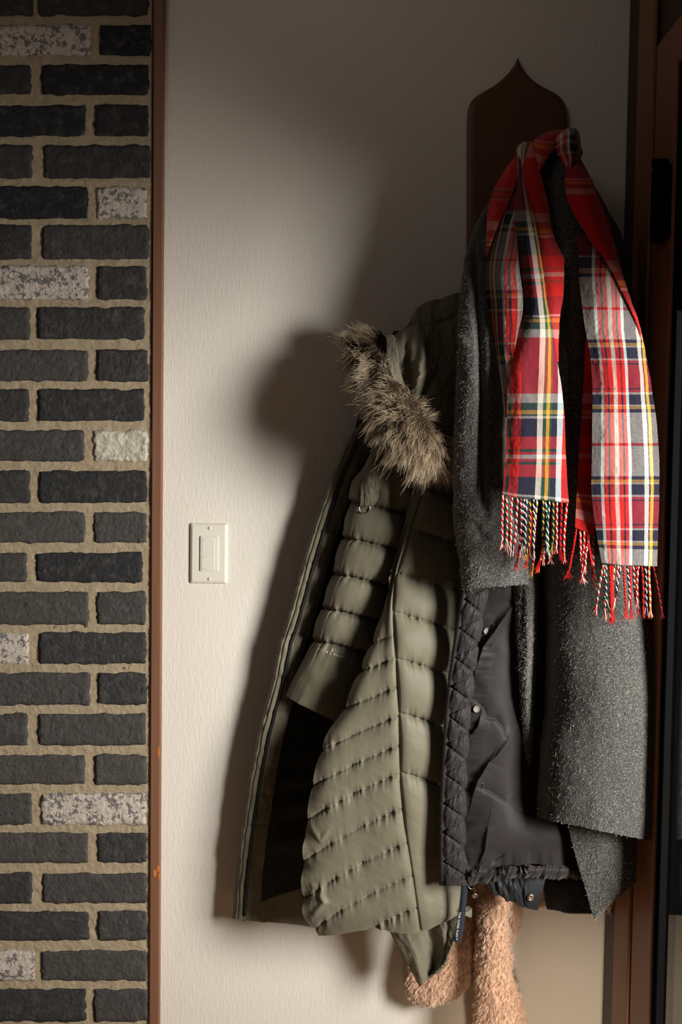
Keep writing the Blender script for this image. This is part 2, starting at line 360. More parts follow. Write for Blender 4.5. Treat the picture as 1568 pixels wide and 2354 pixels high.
# brick wall: every brick its own relief inside the wall's mesh, mortar bed behind
BR = [(-20, 38, [(-215, 80, 0), (85, 345, 0)]), (55, 130, [(-140, 212, 1), (225, 350, 0)]), (147, 220, [(-180, 75, 0), (93, 345, 0)]),
      (240, 315, [(-150, 200, 0), (215, 345, 0)]), (332, 412, [(-180, 78, 0), (98, 347, 0)]), (427, 505, [(-150, 205, 0), (220, 340, 1)]),
      (515, 598, [(-180, 76, 0), (95, 345, 0)]), (610, 690, [(-140, 207, 1), (220, 340, 0)]), (705, 782, [(-180, 72, 0), (83, 335, 0)]),
      (803, 878, [(-150, 205, 0), (220, 343, 0)]), (893, 970, [(-180, 70, 0), (85, 335, 0)]), (987, 1062, [(-150, 197, 0), (213, 342, 2)]),
      (1080, 1158, [(-180, 73, 0), (87, 340, 0)]), (1175, 1250, [(-150, 200, 0), (213, 340, 0)]), (1268, 1340, [(-180, 65, 0), (80, 330, 0)]),
      (1358, 1437, [(-150, 207, 0), (220, 338, 0)]), (1452, 1528, [(-180, 70, 1), (87, 338, 0)]), (1545, 1622, [(-150, 210, 0), (223, 340, 0)]),
      (1638, 1715, [(-180, 68, 0), (85, 338, 0)]), (1733, 1805, [(-150, 200, 0), (215, 340, 0)]), (1822, 1898, [(-180, 77, 0), (92, 340, 1)]),
      (1912, 1985, [(-150, 205, 0), (220, 340, 0)]), (2005, 2078, [(-180, 77, 0), (95, 340, 0)]), (2093, 2163, [(-150, 207, 0), (222, 340, 0)]),
      (2183, 2257, [(-180, 82, 1), (92, 340, 0)]), (2272, 2350, [(-150, 200, 0), (213, 342, 0)]), (2367, 2440, [(-180, 78, 0), (92, 340, 0)]),
      (2457, 2530, [(-150, 205, 0), (220, 340, 0)]), (2547, 2622, [(-180, 78, 0), (92, 340, 0)])]
LIGHTNESS = {(8, 0): .8, (14, 0): .75, (4, 0): .6, (6, 1): .7, (9, 0): .9, (13, 0): 1, (13, 1): .9, (15, 0): 1, (15, 1): .8, (17, 0): .9, (18, 1): .9, (18, 0): .8, (19, 0): 1,
             (19, 1): 1, (20, 0): .9, (21, 0): 1, (22, 1): .8, (23, 1): .7, (24, 1): .9, (25, 1): .8, (25, 0): .35, (11, 0): .8, (3, 0): .1, (3, 1): .2, (5, 0): .05, (10, 1): .3, (12, 1): .25, (14, 1): .2, (2, 1): .05, (1, 1): 0}
mb = MB()
nx, ny = 250, 1150; gx, gy = np.meshgrid(np.linspace(-330, 349, nx), np.linspace(-430, 2718, ny))
gd = .0150+.0020*fbm(gx/24, gy/14, 3, 3)+.0016*fbm(gx/6, gy/6, 2, 9)
mb.add(P(gx, gy, gd), gridfaces(ny, nx), mi=1)
for ci, (y0, y1, bs) in enumerate(BR):
    for bi, (x0, x1, kind) in enumerate(bs):
        nu, nv = max(8, int((x1-max(x0, -60))/2.3)) if x0 < 0 else int((x1-x0)/2.3), int((y1-y0)/2.3); U, V = np.meshgrid(np.linspace(0, 1, nu), np.linspace(0, 1, nv))
        X, Y = x0+(x1-x0)*U, y0+(y1-y0)*V; sd = ci*7+bi
        ex, ey = np.minimum(U, 1-U)*(x1-x0), np.minimum(V, 1-V)*(y1-y0); e = np.minimum(ex, ey)
        edge = np.exp(-e/9.0)
        Xd = X+edge*5.0*fbm(X/9, Y/11, 3, sd)+ (U-.5)*-2; Yd = Y+edge*5.2*fbm(X/22, Y/9, 4, sd+50)
        corner = np.exp(-np.hypot(ex, ey)/4.0); Xd -= np.sign(U-.5)*corner*3; Yd -= np.sign(V-.5)*corner*3
        rough = {0: .0014, 1: .0018, 2: .006}[kind]
        D = .0215+.0014*vn(ci*3.1, bi*5.7, 4)-.0105*np.exp(-e/2.6)+rough*fbm(X/26, Y/18, 4, sd+90)+.0011*fbm(X/6, Y/7, 3, sd+20)-.0022*np.clip(fbm(X/9, Y/13, 2, sd+33)-.42, 0, 1)*4
        t = LIGHTNESS.get((ci, bi), .45)
        mb.add(P(Xd, Yd, D), gridfaces(nv, nu), mi=0, attr=(t, 1.0 if kind else 0.0, 1.0 if kind == 2 else 0.0))
for (hx, hy) in ((128, 1442), (172, 1441), (200, 1440), (287, 1536)):
    lathe(mb, P(hx, hy, .0165), (0, -1, 0), [(.0017, -.004), (.0017, -.0005), (.0024, .0004), (.0026, -.001)], 10, 1)
wl = structure(mb.build('wall_left', [BRICK, MORTAR], attrs=True))

BROWN = m_wood('stained_trim', srgb(132, 90, 66), srgb(104, 68, 50), (150, 150, 4), .55)
DARKW = m_wood('dark_wood', srgb(58, 34, 24), srgb(34, 20, 15), (120, 120, 4), .5)
ORANGE = m_wood('door_wood', srgb(150, 98, 66), srgb(112, 70, 44), (130, 130, 4), .45)
BLACK = m_plain('black_gasket', srgb(11, 11, 12), .9, .08)
# thin wooden strip where the brick meets the plaster
xa, xb = float(P(349, 1177, .02)[0]), float(P(370.5, 1177, .02)[0])
mb = MB(); boxes(mb, xa, xb, -.021, 0, 0, 2.7, .0015); boxes(mb, xa-.004, xa, -.012, 0, 0, 2.7, 0, 1)
CHIP = m_wood('bare_chip', srgb(206, 120, 52), srgb(190, 104, 40), (90, 90, 20), .6)
for cx0, cy0, cx1, cy1 in ((353, 2000, 360, 2016), (361, 1990, 368, 2004), (364, 2008, 368, 2024), (363, 1716, 367, 1745)):
    patch(mb, [(cy0, [cx0+1, cx1-1], 2.12), ((cy0+cy1)/2, [cx0, cx1], 2.12), (cy1, [cx0+2, cx1-2], 2.12)], 4, 6, thick=.0003, mi=2)
structure(mb.build('trim_1', [BROWN, DARKW, CHIP], smooth=False))

# right wall, with a wood-framed door standing in it
zt = 2.7
d_a, _ = side_depth(1419, 2300); d_b, _ = side_depth(1453, 2300); d_c, _ = side_depth(1501, 2300); d_g, _ = side_depth(1512, 2300); d_p, _ = side_depth(1563, 2300)
_, zo = side_depth(1518, 105); _, zi = side_depth(1556, 156)
mb = MB(); boxes(mb, XW, XW+.14, -d_b-.004, 0, 0, zt, 0); boxes(mb, XW, XW+.14, -2.9, -d_b-.004, zo, zt, 0); boxes(mb, XW, XW+.14, -3.4, -2.3, 0, zo, 0)
structure(mb.build('wall_right', DARKW, smooth=False))
mb = MB(); boxes(mb, XW+.14, 2.6, -.02, .12, 0, 2.7, 0); structure(mb.build('wall_backing', m_plain('dark_backing', srgb(5, 5, 6), .95, .05), smooth=False))  # added near-black backing, keeps the view through the door glass dark
mb = MB(); boxes(mb, XW-.010, XW, -d_b, -d_a, 0, zt, .003); boxes(mb, XW-.004, XW, -d_a+.012, -.002, 0, zt, .002, 1); boxes(mb, XW-.006, XW, -d_b-.0, -d_b+.008, 0, zt, .002, 1)
structure(mb.build('trim_2', [ORANGE, DARKW], smooth=False))
door = bpy.data.objects.new('door_1', None); COL.objects.link(door); door.location = (XW, -d_c, 0); ROOTS['door_1'] = np.array([XW, -d_c, 0]); structure(door)
mb = MB(); boxes(mb, XW-.006, XW+.012, -d_c, -d_b-.006, .02, zo, .004)
boxes(mb, XW-.006, XW+.05, -2.3, -d_c, zi, zo, .004)
mb.build('door_frame', ORANGE, door, smooth=False)
mb = MB(); boxes(mb, XW-.002, XW+.009, -d_g, -d_c, .02, zi, .001)
cord(mb, [(XW-.003, -(d_c+d_g)/2, .03), (XW-.003, -(d_c+d_g)/2, 1.0), (XW-.003, -(d_c+d_g)/2, zi-.02)], .002, 8)
mb.build('gasket', BLACK, door, smooth=False)
mb = MB(); boxes(mb, XW+.0125, XW+.139, -d_g-.004, -d_b-.005, .02, zo, 0); mb.build('dark_mask_block', m_plain('matt_black', srgb(6, 6, 7), 1, 0), door, smooth=False)  # added near-black block, hides the lit wall end behind the glass
gm = Mat('door_glass', srgb(6, 8, 10), .03, .5); tr = gm.n('BsdfTransparent');
ms = gm.n('MixShader'); lw_ = gm.n('LayerWeight'); fr_ = gm.math('MULTIPLY_ADD', gm.math('POWER', lw_.outputs['Facing'], 4.0), .82, .05); gl = gm.n('BsdfGlossy'); gl.inputs['Roughness'].default_value = .03; tr.inputs[0].default_value = (.93, .95, .95, 1)
gm.l(fr_, ms.inputs[0]); gm.l(tr.outputs[0], ms.inputs[1]); gm.l(gl.outputs[0], ms.inputs[2]); gm.l(ms.outputs[0], gm.nt.nodes['Material Output'].inputs['Surface'])
mb = MB(); boxes(mb, XW+.006, XW+.012, -2.3, -d_g+.002, .02, HEAD+.01, 0); mb.build('glass_pane', gm.m, door, smooth=False)
mb = MB(); boxes(mb, XW+.004, XW+.03, -2.3, -d_g, HEAD, zi+.005, .002); mb.build('light_block_panel', DARKW, door, smooth=False)  # added panel, cuts off the daylight so the upper wall stays dim
h0, z0 = side_depth(1533, 395); h1, z1 = side_depth(1560, 540)
mb = MB(); boxes(mb, XW-.026, XW-.004, -h0-.05, -h0, z1, z0, .004); boxes(mb, XW-.030, XW-.002, -h0-.03, -h0-.012, z0, z0+.014, .004)
mb.build('hinge', BLACK, door, smooth=False)

# rocker wall switch
PLATE = m_plain('white_plastic', srgb(214, 205, 192), .42, .4); GREY = m_plain('grey_print', srgb(176, 166, 152), .6)
sc0 = P(480.5, 1272, 0); hx, hz = .0355, .0575
sw = thing('light_switch', (sc0[0], 0, sc0[2]-hz), 'off-white wall switch plate with two push buttons on the plaster wall', 'light switch')
def ringplate(mb, c, prof, n=1):
    """stack of rounded rectangles (half w, half h, y, corner)"""
    L = []
    for a, b, y, r in prof:
        pts = []
        for sx, sz, t0 in ((1, 1, 0), (-1, 1, 90), (-1, -1, 180), (1, -1, 270)):
            for k in range(5):
                t = math.radians(t0+k*22.5); pts.append((c[0]+sx*(a-r)+r*math.cos(t), y, c[2]+sz*(b-r)+r*math.sin(t)))
        L.append(pts)
    W = np.array(L); m = W.shape[1]; mb.add(W, gridfaces(len(L), m, True)); mb.add(np.concatenate([W[-1], [W[-1].mean(0)]]), T=[(i, (i+1) % m, m) for i in range(m)])
mb = MB(); ringplate(mb, sc0, [(hx, hz, 0, .003), (hx, hz, -.0022, .003), (hx-.0012, hz-.0012, -.0042, .003), (hx-.0042, hz-.0042, -.0062, .003), (hx-.005, hz-.005, -.0064, .003)])
mb.build('face_plate', PLATE, sw, smooth=False)
cx, cz = sc0[0]+.0012, sc0[2]+.0
mb = MB(); ringplate(mb, (cx, 0, cz), [(.0168, .0335, -.006, .002), (.0168, .0335, -.0086, .002), (.0162, .0329, -.0091, .002)]); body = mb.build('switch_body', PLATE, sw, smooth=False)
def bulb(mb, x, z):
    t = np.linspace(-.8, math.pi+.8, 14); cord(mb, np.stack([x+.0014*np.cos(t), np.full(14, -.00995), z+.0014*np.sin(t)], -1), .00016, 5)
    for dz in (-.0022, -.0028): cord(mb, [(x-.0006, -.00995, z+dz), (x, -.00995, z+dz), (x+.0006, -.00995, z+dz)], .00016, 5)
for k, dz in enumerate((.0156, -.0160)):
    mb = MB(); ringplate(mb, (cx-.0014, 0, cz+dz), [(.0122, .0150, -.009, .0004), (.0121, .0149, -.00955, .0004), (.0117, .0145, -.0098, .0004)]); bt = mb.build('button', PLATE, sw, smooth=False)
    mb = MB(); bulb(mb, cx-.0095, cz+dz+.0112); mb.build('bulb_symbol', GREY, bt)
    if k:
        tc_ = bpy.data.curves.new('lettering', 'FONT'); tc_.body = 'LUTRON'; tc_.size = .0021; to = bpy.data.objects.new('t', tc_); COL.objects.link(to)
        dg = bpy.context.evaluated_depsgraph_get(); me = bpy.data.meshes.new_from_object(to.evaluated_get(dg)); bpy.data.objects.remove(to)
        off = ROOTS[bt.name]
        for v in me.vertices: v.co = (v.co.x+cx-.0118-off[0], -.00995-off[1], v.co.y+cz+dz-.0131-off[2])
        me.materials.append(GREY); lo = bpy.data.objects.new('lettering', me); COL.objects.link(lo); lo.parent = bt
for sgn in (1, -1):
    mb = MB(); cc = (sc0[0]+.0012, -.0062, sc0[2]+sgn*.0484); lathe(mb, cc, (0, -1, 0), [(.0032, 0), (.0032, .0006), (.0026, .0012), (.0004, .0013)], 16)
    s_ = mb.build('screw', PLATE, sw); mb = MB(); boxes(mb, cc[0]-.0004, cc[0]+.0004, -.0078, -.0072, cc[2]-.003, cc[2]+.003, 0); mb.build('slot', m_plain('slot_dark', srgb(90, 96, 84), .7), s_, smooth=False)
# scrap of blue masking tape behind the strip's edge
mb = MB(); patch(mb, [(778, [369, 371], .4), (800, [369, 374], .5), (812, [369, 376.5], .6), (815, [370, 376], .5)], 6, 10, thick=.0006)
tp = mb.build('tape_scrap', m_plain('blue_tape', srgb(20, 96, 150), .6)); tp['label'] = 'scrap of blue masking tape stuck at the edge of the brown wood strip'; tp['category'] = 'tape'

# ------------------------------------------------------------------ coat rack
RACKW = m_wood('rack_wood', srgb(108, 68, 42), srgb(76, 47, 28), (70, 70, 5), .5)
half = [(1190, 133), (1181, 152), (1165, 172), (1140, 194), (1112, 211), (1090, 226), (1078, 245), (1074, 268), (1073, 320), (1073, 400), (1073, 500), (1073, 600)]
lft = half; rgt = [(1190, 133), (1200, 154), (1216, 175), (1240, 195), (1265, 208), (1287, 222), (1299, 240), (1303, 262), (1304, 320), (1303, 400), (1302, 500), (1301, 600)]
mb = MB(); n = 90
a = cat1(np.array(lft, float), n); b = cat1(np.array(rgt, float), n); t = np.linspace(0, 1, 24)[None, :, None]
G = a[:, None]*(1-t)+b[:, None]*t; fr = P(G[..., 0], G[..., 1], .019); bk = P(G[..., 0], G[..., 1], .001)
ed = np.minimum(np.abs(t[..., 0]), 1-t[..., 0])*np.maximum((b-a)[:, 0:1], 1); fr[..., 1] += .004*np.exp(-ed/2.5)
mb.add(fr, gridfaces(n, 24)); mb.add(bk, gridfaces(n, 24)[:, ::-1])
loop = np.concatenate([np.arange(n)*24, (n-1)*24+np.arange(1, 24), np.arange(n-2, -1, -1)*24+23, np.arange(22, 0, -1)]); m = len(loop); k = np.arange(m); k2 = (k+1) % m
mb.add(np.concatenate([fr.reshape(-1, 3)[loop], bk.reshape(-1, 3)[loop]]), np.stack([k, k+m, k2+m, k2], -1))
cb = P(1189, 600, 0)
rack = thing('coat_rack', (cb[0], 0, cb[2]), 'dark wooden wall rack with pointed ogee top holding the coats and scarf', 'coat rack')
mb.build('backboard', RACKW, rack)
for hx_, hy_, ln in ((1292, 332, .205), (1200, 470, .15), (1185, 560, .12)):
    mb = MB(); c = P(hx_, hy_, .018) if hx_ != 1292 else P(1285, 352, .018); ax_ = P(1311, 338, .2)-c if hx_ == 1292 else (0, -1, .12)
    lathe(mb, c, ax_, [(.016, 0), (.013, .006), (.008, .02), (.007, ln*.7), (.009, ln-.02), (.013, ln-.01), (.013, ln), (.008, ln+.005), (.0005, ln+.006)], 18)
    mb.build('peg', RACKW, rack)
# ------------------------------------------------------------------ tan fleece jacket (behind the others)
TEDDY = m_hair('teddy_pile', [(0, srgb(198, 152, 120)), (.5, srgb(228, 188, 156)), (1, srgb(246, 216, 190))], .8)
TEDB = m_plain('teddy_ground', srgb(206, 160, 128), .9, .1)
fl = thing('fleece_jacket', P(1150, 2380, .06), 'tan teddy fleece jacket showing its sleeve and hem below the black padded jacket', 'fleece jacket')
def pile(mb, W, N, n, L=.009, r=.00055, seed=0, down=.55, mask=None):
    p, nn, tu, tv, j, i = sample(W, N, n, mask); k = p*420
    cl = np.stack([vn(k[:, 0], k[:, 2], seed), vn(k[:, 0]+40, k[:, 2], seed+1), vn(k[:, 2], k[:, 0]-30, seed+2)], -1)
    D = unit(nn*.5+cl*.6+np.array([0, 0, -down])+RNG.normal(0, .16, (n, 3)))
    bend = (np.array([0, 0, -.35])+cl[:, ::-1]*.9+RNG.normal(0, .15, (n, 3)))
    strands(mb, p-nn*.001, D, L*(.6+.7*RNG.random(n)), r, bend, 3, 1, 3, .6)
tdisp = lambda X, Y, a, b: .0022*fbm(X/16, Y/24, 2, 71)+.0016*vn(X/7, Y/9, 72)
mb = MB(); W, N, G = tube(mb, [(1100, 1985, 1180, 1985, 9, 3.5), (1099, 2060, 1174, 2060, 9, 3.6), (1100, 2120, 1168, 2120, 9, 3.5), (1098, 2180, 1171, 2180, 9, 3.4), (1096, 2240, 1178, 2240, 9, 3.4), (1094, 2300, 1194, 2295, 9, 3.6), (1093, 2340, 1204, 2330, 9, 3.6), (1092, 2380, 1206, 2370, 9, 3.6), (1094, 2420, 1200, 2410, 9, 3.2)], 70, 130, tdisp)
pile(mb, W, N, 60000, .0050, .00046, 5); mb.build('sleeve', [TEDB, TEDDY], fl)
mb = MB(); W, N, G = tube(mb, [(1150, 2020, 1188, 2010, 5, 2.2), (1140, 2070, 1194, 2066, 5, 2.6), (1140, 2110, 1196, 2105, 5, 2.6), (1146, 2145, 1190, 2140, 5, 2.2), (1152, 2172, 1170, 2168, 5, 1.2)], 40, 50, tdisp)
pile(mb, W, N, 14000, .0052, .00046, 6); mb.build('pocket_corner', [TEDB, TEDDY], fl)
# left lobe: the drooping front edge that swings down and left
lob = [(960, 2085, 1110, 2040, 4, 2.2), (952, 2160, 1112, 2140, 4, 2.5), (940, 2235, 1110, 2215, 4, 2.5), (937, 2272, 1098, 2240, 4, 2.4), (950, 2296, 1060, 2276, 4, 2.0), (978, 2306, 1022, 2299, 4, .9)]
mb = MB(); W, N, G = tube(mb, lob, 90, 110, lambda X, Y, a, b: tdisp(X, Y, a, b)-.010*np.exp(-((Y-2090-(X-940)*-.55-130)/40)**2)*sm(960, 1010, X))
pile(mb, W, N, 50000, .0048, .00046, 7, .3); mb.build('front_edge', [TEDB, TEDDY], fl)
mb = MB(); W, N, G = patch(mb, [(1990, [1150, 1260, 1425], 5), (2060, [1160, 1262, 1426], 5.5), (2070, [1180, 1264, 1425], 5.2), ([2074, 2076, 2097], [1200, 1262, 1424], 4.6)], 60, 22, lambda X, Y, a, b: tdisp(X, Y, a, b), thick=.008)
pile(mb, W, N, 11000, .0055, .0005, 8); mb.build('hem', [TEDB, TEDDY], fl)

# ------------------------------------------------------------------ olive parka
OLIVE = m_nylon('olive_nylon', srgb(109, 102, 85), .56); OLIN = m_nylon('dark_lining', srgb(22, 23, 22), .65)
ZIPM = m_plain('zip_black', srgb(14, 14, 15), .4); ZTEETH = m_plain('zip_teeth', srgb(90, 88, 82), .35, .5, .6); THREAD = m_plain('embroidery_thread', srgb(206, 196, 172), .5); METAL = m_plain('brushed_metal', srgb(180, 176, 168), .28, .5, 1)
pk = thing('parka', P(800, 2145, .08), 'long olive green quilted parka with fur-trimmed hood, leftmost of the hanging coats', 'parka')
def pucker(dl, al, wd, amp, wl, seed):
    """gathers running off a stitched line"""
    return amp*np.exp(-np.abs(dl)/wd)*(vn(al/wl, dl/(wd*5), seed)+.6*vn(al/(wl*.45), dl/(wd*4), seed+3))
# open left front: edge binding, zip, lining
zx = [(960, 838), (1010, 795), (1100, 757), (1220, 716), (1310, 690), (1420, 660), (1480, 640), (1580, 620), (1690, 590), (1800, 569), (1930, 550), (2020, 540), (2112, 533)]
rows = []
for y, x in zx:
    t = (y-960)/1150; d = 6.8-2.0*t
    rows.append((y if y < 2100 else [2112, 2114, 2116, 2117, 2118, 2120, 2132, 2140], [x, x+10, x+24, x+34, x+52, x+(85 if y > 1000 else 70), x+150+40*t, x+230], [d, d+1.0, d+1.0, d+.7, d+.3, d-1.6, d-2.6, d-3.0]))
A = rowpts(rows)
ez = lambda Y: np.interp(Y, [z[0] for z in zx], [z[1] for z in zx])
def dfront(X, Y, U, V):
    a = X-ez(Y); r = 0*X
    seam = np.array([1075, 1145, 1225, 1297, 1342, 1400, 1462, 1560, 1640, 1725, 1770, 1830, 1900, 1980])
    idx = np.interp(Y+a*.1, seam, np.arange(len(seam))); fr = np.abs(idx-np.round(idx))*70
    out = (a < 26)|(a > 31)
    r += np.where(a < 62, -.0022*np.exp(-(fr/4.5)**2)*out, 0)
    r += -.003*np.exp(-((a-11)/2.5)**2) - .0035*np.exp(-((a-28)/4)**2)
    r += .0022*fbm(X/14, Y/26, 3, 21)*sm(40, 70, a) + .0014*vn(a/7, Y/18, 23)*(a < 62)
    r += .007*sm(60, 100, a)*np.sin(idx*np.pi)**2*sm(1600, 1900, Y)*.6
    r += .006*sm(2010, 2110, Y)*vn(X/26, Y/60, 24)*sm(50, 70, a)
    return r
mb = MB(); W, N, G = patch(mb, A, 200, 420, dfront, thick=.006, mi=0, vlin=True)
a = (G[..., 0]-ez(G[..., 1])); q = gridfaces(420, 200); fa = a[:-1, :-1].ravel()
low = 2135-.42*(G[..., 0]-560)
lining = (fa > 62) & (G[:-1, :-1, 1].ravel() < (2075-.35*np.clip(G[:-1, :-1, 0].ravel()-590, 0, 200)))
mb.MQ[0] = np.where(lining, 1, 0)
mb.build('front_panel', [OLIVE, OLIN], pk)
mb = MB()
ys = np.linspace(1010, 2105, 240); za = ez(ys)+28.5; dz = (6.8-2.0*(ys-960)/1150+.85)/100
mb2 = MB(); cord(mb2, P(za, ys, dz), .0030, 8); zip_ = mb2.build('zipper', ZIPM, pk)
ys = np.arange(1015, 2100, 5.2); za = ez(ys)+28.5; dz = (6.8-2.0*(ys-960)/1150+.85)/100+.0026
pts = P(za, ys, dz); T, Q = [], []
for p in pts:
    c = np.array([[-1, 0, -1], [1, 0, -1], [1, 0, 1], [-1, 0, 1], [-.6, -1, -.6], [.6, -1, -.6], [.6, -1, .6], [-.6, -1, .6]])*np.array([.0014, .0013, .0012])+p
    mb.add(c, [(4, 5, 6, 7), (0, 1, 5, 4), (1, 2, 6, 5), (2, 3, 7, 6), (3, 0, 4, 7)])
mb.build('zipper_teeth', ZTEETH, zip_, smooth=False)
# back of the parka behind the sleeve: lining side, closes the coat
mb = MB(); patch(mb, [(760, [905, 980, 1060], [6, 7, 7]), (900, [850, 960, 1080], [6.5, 5.5, 7]), (1000, [815, 950, 1090], [6, 4, 6]), (1300, [760, 920, 1090], [4, 3, 5]), (1700, [690, 880, 1080], [2.6, 2.4, 5]), ([2060, 2075, 2090], [640, 860, 1070], [2.4, 2.4, 5])], 50, 90, lambda X, Y, U, V: .004*fbm(X/40, Y/60, 3, 5), thick=.006)
mb.build('back_panel', OLIN, pk)
# sleeve, quilted into bands
SB = [1165, 1246, 1329, 1410, 1484]
ssec = [(880, 985, 985, 1010, 9.0, 3.6), (845, 1050, 968, 1080, 9.4, 4.0), (822, 1120, 945, 1160, 9.0, 4.0), (806, 1190, 925, 1225, 9.5, 4.0), (788, 1260, 905, 1292, 9.1, 3.9), (768, 1335, 880, 1365, 8.7, 3.8), (746, 1405, 858, 1445, 8.3, 3.7), (724, 1475, 838, 1520, 7.9, 3.5), (696, 1545, 812, 1592, 7.6, 3.2), (667, 1603, 790, 1668, 7.4, 2.6)]
def dsleeve(X, Y, T, V):
    yy = Y-.22*(X-np.interp(Y, [1000, 1250, 1500, 1650], [920, 835, 775, 725])); idx = np.interp(yy, [1080]+SB+[1660], np.arange(7)); dist = np.abs(idx-np.round(idx))*82
    al = T*150
    r = .0075*np.clip(np.sin(np.pi*idx), None, 1)**2*0+.010*(np.abs(np.sin(np.pi*idx))**.55)*sm(-.1, .5, idx)*np.where(idx > 5, sm(1.6, .7, idx-5+.0), 1)
    sd = (idx-np.round(idx))*82
    g = np.where((idx > .5) & (idx < 5.6), 1.0, .25)
    r += g*(-.006*np.exp(-(dist/4.5)**2)+pucker(dist, al, 9, .0042, 15, 31)*(1+.6*(sd < 0)))
    r += .0014*fbm(X/30, Y/38, 2, 33)
    r += np.where(idx > 5, .0022*fbm((X*.8+Y*.5)/16, (Y*.8-X*.5)/60, 2, 36), 0)
    r += np.where(idx < 1.0, .006*vn(X/26, Y/60, 37), 0)
    return r
mb = MB(); W, N, G = tube(mb, ssec, 150, 420, dsleeve, p=2.3); slv = mb.build('sleeve', OLIVE, pk)
SW, SG = W, G
def on_surface(SW, SG, x, y, lift=.0008):
    """nearest front surface point under a pixel"""
    m = (SG[..., 0]-x)**2+(SG[..., 1]-y)**2+np.where(SG[..., 2] < np.median(SG[..., 2]), 1e6, 0); k = np.unravel_index(np.argmin(m), m.shape)
    p = SW[k]; v = unit(CAM-p); d = -p[1]; return P(x, y, d+lift)
# embroidered signature on the cuff, in stitched strokes
GL = {'E': [[(.75, .85), (.5, 1), (.2, .82), (.45, .55), (.1, .3), (.3, 0), (.85, .2)]], 'd': [[(.55, .38), (.25, .45), (.05, .18), (.25, 0), (.55, .3), (.75, 1.0), (.6, .15), (.9, .1)]],
      'i': [[(0, .1), (.3, .45), (.2, .05), (.5, .1)], [(.38, .65), (.42, .7)]], 'e': [[(0, .1), (.5, .3), (.35, .48), (.1, .2), (.35, 0), (.75, .15)]],
      'B': [[(.3, .95), (.1, 0)], [(.0, .8), (.5, 1.1), (.85, .85), (.3, .55), (.9, .4), (.6, -.05), (-.1, .1)]], 'a': [[(.6, .4), (.25, .45), (.05, .15), (.3, 0), (.6, .42), (.6, .05), (.9, .12)]],
      'u': [[(0, .4), (.1, .05), (.4, .05), (.55, .42), (.55, .05), (.85, .12)]], 'r': [[(0, .1), (.25, .5), (.35, .38), (.65, .42), (.6, .1), (1.3, .3), (1.5, -.2)]]}
def script(mb, word, x, y, dx, dy, h, adv, conv):
    for ch in word:
        if ch == ' ': x += dx*adv*.5; y += dy*adv*.5; continue
        for st in GL[ch]:
            pl = cat1(np.array(st, float), 6*len(st)); sc = 1.6 if ch in 'EB' else 1.0; sh = .25
            px = x+(pl[:, 0]*sc*adv*.95+pl[:, 1]*sh*h)*dx+pl[:, 1]*h*sc*dy; py = y+(pl[:, 0]*sc*adv*.95+pl[:, 1]*sh*h)*dy-pl[:, 1]*h*sc*dx
            cord(mb, np.array([conv(a, b) for a, b in zip(px, py)]), .00052, 5)
        x += dx*adv*(1.5 if ch in 'EB' else 1.0); y += dy*adv*(1.5 if ch in 'EB' else 1.0)
mb = MB(); script(mb, 'Eddie Bauer', 722, 1492, .955, .30, 9.0, 6.1, lambda a, b: on_surface(SW, SG, a, b)); mb.build('embroidered_signature', THREAD, slv)
# upper sleeve tab with D ring
mb = MB(); W, N, G = patch(mb, [(1068, [842, 865, 888], [13.7, 14.3, 13.7]), (1110, [832, 855, 880], [13.9, 14.7, 13.9]), (1150, [829, 848, 868], [13.7, 14.1, 13.7]), (1170, [828, 842, 856], [13.1, 13.3, 12.9])], 40, 60, lambda X, Y, U, V: .003*fbm(X/9, Y/16, 3, 44)+.003*np.sin(U*np.pi), thick=.004); tab = mb.build('sleeve_tab', OLIVE, pk)
mb = MB(); t = np.linspace(-.25, math.pi+.25, 26); c = P(838, 1168, .140); px = PXM(.14)
cord(mb, np.stack([c[0]+12.5*px*np.cos(t), c[1]+0*t, c[2]-12.5*px*np.sin(t)], -1), .0014, 8); cord(mb, np.stack([np.linspace(c[0]-12*px, c[0]+12*px, 6), np.full(6, c[1]), np.full(6, c[2]+3*px)], -1), .0014, 8); mb.build('d_ring', METAL, tab)
# quilted outer side, two fields meeting at a seam
sx = lambda Y: np.interp(Y, [1090, 1250, 1330, 1400, 1500, 1600, 1700, 1800, 1900, 2015, 2140], [985, 935, 908, 903, 909, 915, 919, 920, 930, 948, 966])
LQ = [1130, 1225, 1318, 1398, 1460, 1513, 1580, 1647, 1715, 1780, 1861, 1940, 2015, 2090, 2180]
RQ = [1120, 1215, 1315, 1406, 1513, 1638, 1775, 1790+170, 2250, 2300, 2350, 2400, 2450, 2500, 2550]
qrows = []
for y, xl, xr in ((1095, 955, 1075), (1200, 930, 1070), (1300, 908, 1064), (1400, 882, 1062), (1480, 856, 1062), (1560, 826, 1060), (1640, 790, 1058), (1700, 752, 1058), (1760, 733, 1058), (1830, 717, 1058), (1900, 708, 1060), (1980, 700, 1064), (2050, 698, 1068), (2100, 703, 1074)):
    s = float(sx(y)); k = float(sm(1230, 1560, y))
    qrows.append((y, [xl, xl+.18*(s-xl), xl+.55*(s-xl), s, s+.35*(xr-s), s+.7*(xr-s), xr], [13.4+3.6*k, 14.8+3.8*k, 15.8+3.6*k, 16.4+4.0*k, 16.0+3.8*k, 15.2+3.4*k, 14.2+2.3*k]))
qrows.append(([2144, 2140, 2132, 2140, 2126, 2108, 2082], [735, 772, 850, 966, 1006, 1045, 1076], [15.6, 17.0, 18.2, 19.2, 18.8, 18.0, 16.5]))
